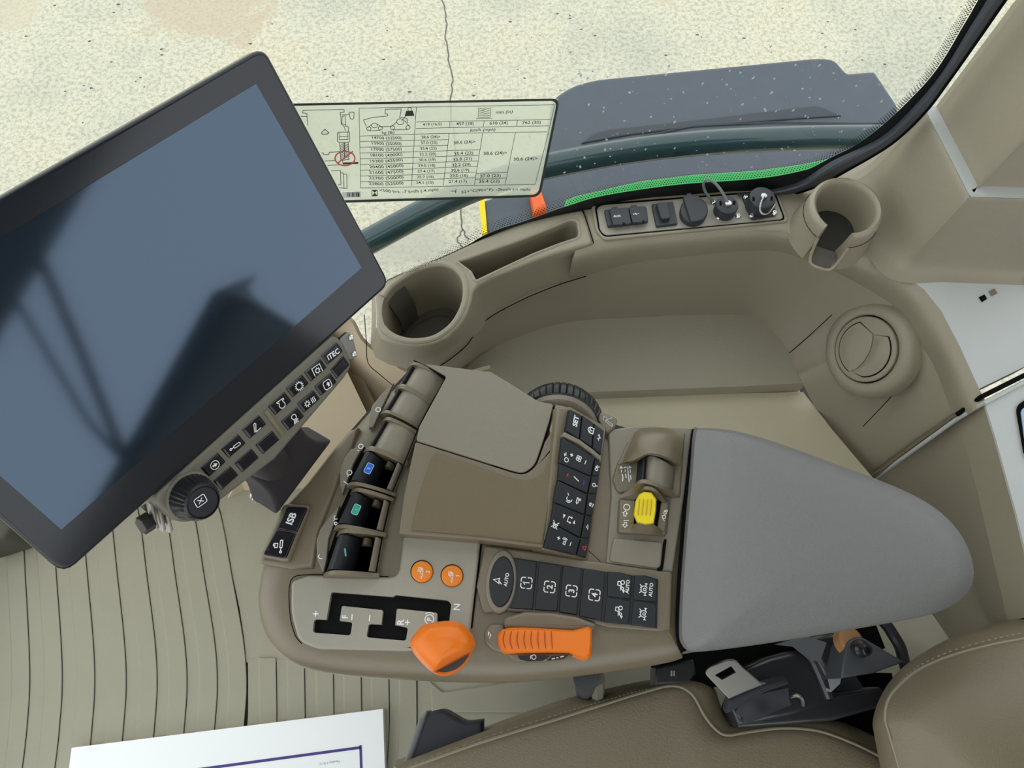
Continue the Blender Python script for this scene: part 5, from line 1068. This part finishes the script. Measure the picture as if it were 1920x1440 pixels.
rows = [[P(x, y, .36) + Vector((0, .005, 0)) for x, y in A_], [P(x, y, .46) for x, y in A_], [P(x, y, .497) for x, y in A_], [P((x + x2) / 2, (y + y2) / 2, .513) for (x, y), (x2, y2) in zip(A_, B_)], [P(*p, .517) for p in B_], [P(x + dx, y + dy, .522) for (x, y), (dx, dy) in zip(B_, [(2, 12)] * 5 + [(-2, 12), (-12, 8), (-16, 8), (-8, 13)] + [(2, 12)] * 7)], [P(*p, .522) for p in C_], [P(*p, .505) for p in D_], [P(*p, .50) for p in E2]]
mk('seat_cushion', *sheet(rows, 3, 3, .004), CLOTH, seat, 60)
PIPE = mat('seat_piping', (.30, .265, .195), .5)
mk('piping', *tube([p + Vector((0, 0, .001)) for p in spl([P(*p, .5185) for p in B_], 5)], .0017, 8), PIPE, seat)
STI = mat('pale_thread', (.40, .35, .26), .7)
g = G(); st = spl([P((x * .35 + x2 * .65), (y * .35 + y2 * .65), .5165) for (x, y), (x2, y2) in zip(A_[:6], B_[:6])], 22)
for a, b in zip(st[::2], st[1::2]): g.add(tube([a + Vector((0, 0, .0012)), a.lerp(b, .9) + Vector((0, 0, .0008))], .0005, 5))
o = g.make('stitching', STI, seat); o['kind'] = 'stuff'
O_ = [(1660, 1480), (1648, 1420), (1640, 1378), (1637, 1352), (1646, 1318), (1668, 1279), (1705, 1242), (1773, 1201), (1850, 1175), (1920, 1155), (2010, 1138), (2120, 1120)]
S_ = [(1700, 1490), (1684, 1430), (1668, 1375), (1660, 1342), (1668, 1308), (1692, 1280), (1724, 1255), (1780, 1231), (1852, 1211), (1920, 1198), (2010, 1184), (2120, 1172)]
T_ = [(1800, 1560), (1770, 1460), (1745, 1395), (1735, 1358), (1745, 1330), (1765, 1310), (1795, 1295), (1840, 1285), (1900, 1275), (1960, 1268), (2050, 1262), (2150, 1258)]
R4_ = [(2100, 1900), (2000, 1700), (1900, 1560), (1850, 1480), (1840, 1430), (1850, 1400), (1875, 1385), (1910, 1375), (1960, 1368), (2010, 1362), (2090, 1360), (2180, 1360)]
cr = lambda pts, z: [P(x, y, z) for x, y in pts]
rows = [cr(O_, .54), cr(O_, .60), cr(O_, .655), cr([((a + c) / 2 - 3, (b + d) / 2 - 3) for (a, b), (c, d) in zip(O_, S_)], .685), cr(S_, .700), cr([(x + 8, y + 8) for x, y in S_], .706), cr(T_, .728), cr(R4_, .742), cr([(x + (x - 1500) * .55, y + (y - 1150) * .6) for x, y in R4_], .75)]
mk('back_bolster', *sheet(rows, 4, 3, .02), CLOTH, seat, 60)
mk('piping', *tube(spl([P(*p, .7015) for p in S_], 5), .0015, 8), PIPE, seat)
g = G(); st = spl([P((x * .25 + x2 * .75) - 1, (y * .25 + y2 * .75) - 1, .6965) for (x, y), (x2, y2) in zip(O_[5:], S_[5:])], 12)
for a, b in zip(st[::2], st[1::2]): g.add(tube([a + Vector((0, 0, .002)), a.lerp(b, .9) + Vector((0, 0, .0012))], .0005, 5))
o = g.make('stitching', STI, seat); o['kind'] = 'stuff'
def rbox(name, x0, x1, y0, y1, z0, z1, r, m, par):
    ring = []
    for cx, cy, a0 in ((x1 - r, y1 - r, 0), (x0 + r, y1 - r, 90), (x0 + r, y0 + r, 180), (x1 - r, y0 + r, 270)):
        for k in range(6): a = math.radians(a0 + 18 * k); ring.append(Vector((cx + r * math.cos(a), cy + r * math.sin(a), z1)))
    return mk(name, *solid(ring, (0, 0, 1), z1 - z0, r * .9, 5), m, par, 60)
rbox('seat_back', .57, .66, -.52, .085, .42, 1.085, .06, CLOTH, seat)
SHS = mat('seat_side_plastic', (.028, .03, .042), .5, grain=.3)
mk('seat_pan', *box(-.02, .58, -.60, -.09, .10, .42), SHS, seat)
plate('side_shell', [(765, 1425), (796, 1338, 8), (828, 1328, 12), (872, 1354, 10), (905, 1350), (905, 1420), (740, 1470)], .462, .06, SHS, seat, bev=.004)
plate('shell_edge', [(757, 1428), (786, 1345), (800, 1332, 4), (803, 1338), (775, 1420), (764, 1440)], .464, .05, mat('shell_edge_grey', (.17, .175, .19), .45), seat, bev=.003)

# ---- armrest pivot bracket and seat belt stalk
br = thing('pivot_bracket', 'black steel armrest pivot bracket with a bolt between seat and arm pad', 'bracket', P(1500, 1300, .45))
plate('bracket_tray', [(1372, 1330), (1400, 1250), (1440, 1232), (1500, 1216, 10), (1523, 1222, 14), (1532, 1240), (1563, 1318), (1480, 1344), (1385, 1362)], .545, .045, BRACK, br, bev=.006)
plate('bracket_arm', [(1375, 1345), (1470, 1330), (1560, 1300), (1650, 1288), (1668, 1310), (1640, 1330), (1560, 1352), (1385, 1365)], .54, .04, BRACK, br, bev=.004)
mk('bracket_rib', *tube(spl([P(1515, 1222, .552), P(1527, 1240, .55), P(1545, 1280, .548), P(1556, 1308, .546)], 4), .006, 10), BRACK, br)
mk('stalk_ring', *tube(spl([P(1482, 1306, .552), P(1494, 1304, .556), P(1504, 1310, .556), P(1506, 1322, .55)], 4), .0022, 8), STEEL, br)
plate('pivot_wedge', [(1588, 1204, 8), (1612, 1191, 10), (1697, 1241), (1640, 1262), (1577, 1272), (1580, 1240)], .60, .05, mat('pivot_plate_grey', (.07, .075, .085), .4), br, bev=.002)
mk('pivot_bolt', *lathe([(.0085, -.004), (.0085, .003), (.006, .005), (.0055, .011), (.0048, .0118), (.003, .0118), (.0028, .008), (.0001, .008)], P(1613, 1216, .602), (.25, -.2, 1), 20), BRACK, br)
mk('pivot_bushing', *lathe([(.0145, -.006), (.0145, .004), (.0125, .006), (.0001, .006)], P(1592, 1203, .588), (.3, .2, 1), 24), mat('brown_bushing', (.40, .20, .075), .45), br)
plate('pivot_barrel', [(1490, 1200), (1560, 1182, 8), (1590, 1195), (1585, 1260), (1550, 1275), (1530, 1235)], .56, .05, BRACK, br, bev=.006)
plate('link_plate', [(1455, 1208), (1510, 1192), (1550, 1205), (1538, 1240), (1520, 1236), (1490, 1212)], .60, .006, mat('link_grey', (.11, .115, .125), .35), br)
plate('lower_link', [(1545, 1275), (1578, 1268), (1575, 1282), (1558, 1298), (1550, 1296)], .55, .004, mat('link_pale', (.35, .36, .38), .35), br, h=.003)
plate('front_latch', [(1228, 1252), (1300, 1236), (1306, 1262), (1290, 1280), (1228, 1284)], .56, .03, BLACK, br, bev=.002)
for x in (1259, 1264): plate('latch_pin', [(x - 1.5, 1258), (x + 1.5, 1257), (x + 1.5, 1267), (x - 1.5, 1268)], .562, .002, CHROME, br)
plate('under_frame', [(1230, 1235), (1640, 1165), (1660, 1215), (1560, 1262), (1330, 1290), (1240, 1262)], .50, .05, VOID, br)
plate('gap_floor', [(1530, 1300), (1600, 1260), (1672, 1262), (1710, 1430), (1560, 1410)], .44, .03, VOID, br)  # black sheet standing in for the shade between bracket and seat
mk('seat_rail', *tube([P(1470, 1362, .50), P(1640, 1318, .50)], .006, 8), STEEL, br)
plate('bracket_foot', [(1420, 1290), (1600, 1260), (1640, 1320), (1460, 1350)], .50, .08, SHS, br)
cb = mk('cable', *tube(spl([P(1640, 1150, .50), P(1662, 1172, .50), P(1676, 1193, .50), P(1687, 1212, .49), P(1694, 1236, .47), P(1699, 1256, .45)], 5), .0065, 10), SATIN)
tag(cb, 'thick black cable looping down behind the pivot bracket', 'cable')
bk = thing('seat_belt_tongue', 'steel seat belt tongue plate with a square hole on black webbing', 'seat belt', P(1400, 1330, .55))
tp = pl3((1330, 1255, .590), (1385, 1238, .592), (1385, 1318, .572))
plate('tongue_plate', [(1322, 1264, 6), (1328, 1252, 6), (1365, 1237, 8), (1381, 1238, 8), (1392, 1250, 4), (1427, 1281), (1446, 1283, 3), (1440, 1292), (1400, 1304), (1372, 1320, 4), (1366, 1310)], tp, .0025, STEEL, bk, bev=.0008, holes=[[(1340, 1266), (1371, 1249), (1380, 1261), (1354, 1275)]])
plate('tongue_hem', [(1368, 1314), (1395, 1302), (1440, 1284), (1478, 1276), (1482, 1284), (1440, 1298), (1400, 1316), (1384, 1330), (1362, 1340)], tp, .012, WEB, bk, h=.003, bev=.003)
mk('webbing', *sheet(rows_px([(1378, 1336, .560), (1400, 1312, .570), (1440, 1298, .572), (1478, 1290, .566)], [(1392, 1346, .555), (1415, 1328, .568), (1440, 1318, .560), (1480, 1312, .560)], [(1392, 1356, .550), (1420, 1350, .553), (1450, 1336, .556), (1485, 1322, .552)]), 4, 4, .003), WEB, bk)

# ---- printed board on the mat
pap = thing('printed_sheet', 'stiff white sheet with a dark blue printed frame lying on the floor mat', 'sheet', P(430, 1420, .004))
PW = mat('white_board', (.95, .97, .97), .6)
plate('board', [(134, 1402), (718, 1329), (722, 1440), (735, 1700), (90, 1740)], .022, .0185, PW, pap, bev=.0006)
INKB = mat('indigo_ink', (.055, .03, .22), .5)
pz = HZ(.022)
g = G()
for a, b, wd in (((340, 1447), (676, 1401.5), .0042), ((676, 1400), (678, 1460), .0042), ((678, 1460), (684, 1640), .0042)):
    pa, pb_ = P(*a, .0224), P(*b, .0224); d = (pb_ - pa).normalized(); n_ = Vector((-d.y, d.x, 0)) * wd / 2; pa = pa - d * wd / 2
    g.add(([pa + n_, pa - n_, pb_ - n_, pb_ + n_], [(0, 1, 2, 3)]))
g.make('printed_frame', INKB, pap, 0)
word('lettering', 'Member F D I C', 617, 1430, 4.2, pz, mat('grey_ink', (.25, .27, .4), .5), pap, 188, bold=0, h=.0003)
# pedal edge by the front of the mat
pd = plate('floor_pad', [(-60, 970), (-10, 962), (12, 972, 8), (22, 985, 8), (8, 1008, 8), (-60, 1030)], .10, .09, mat('pedal_rubber', (.07, .068, .05), .7), None, bev=.008)
tag(pd, 'dark olive rubber pad at the front edge of the mat', 'pad')
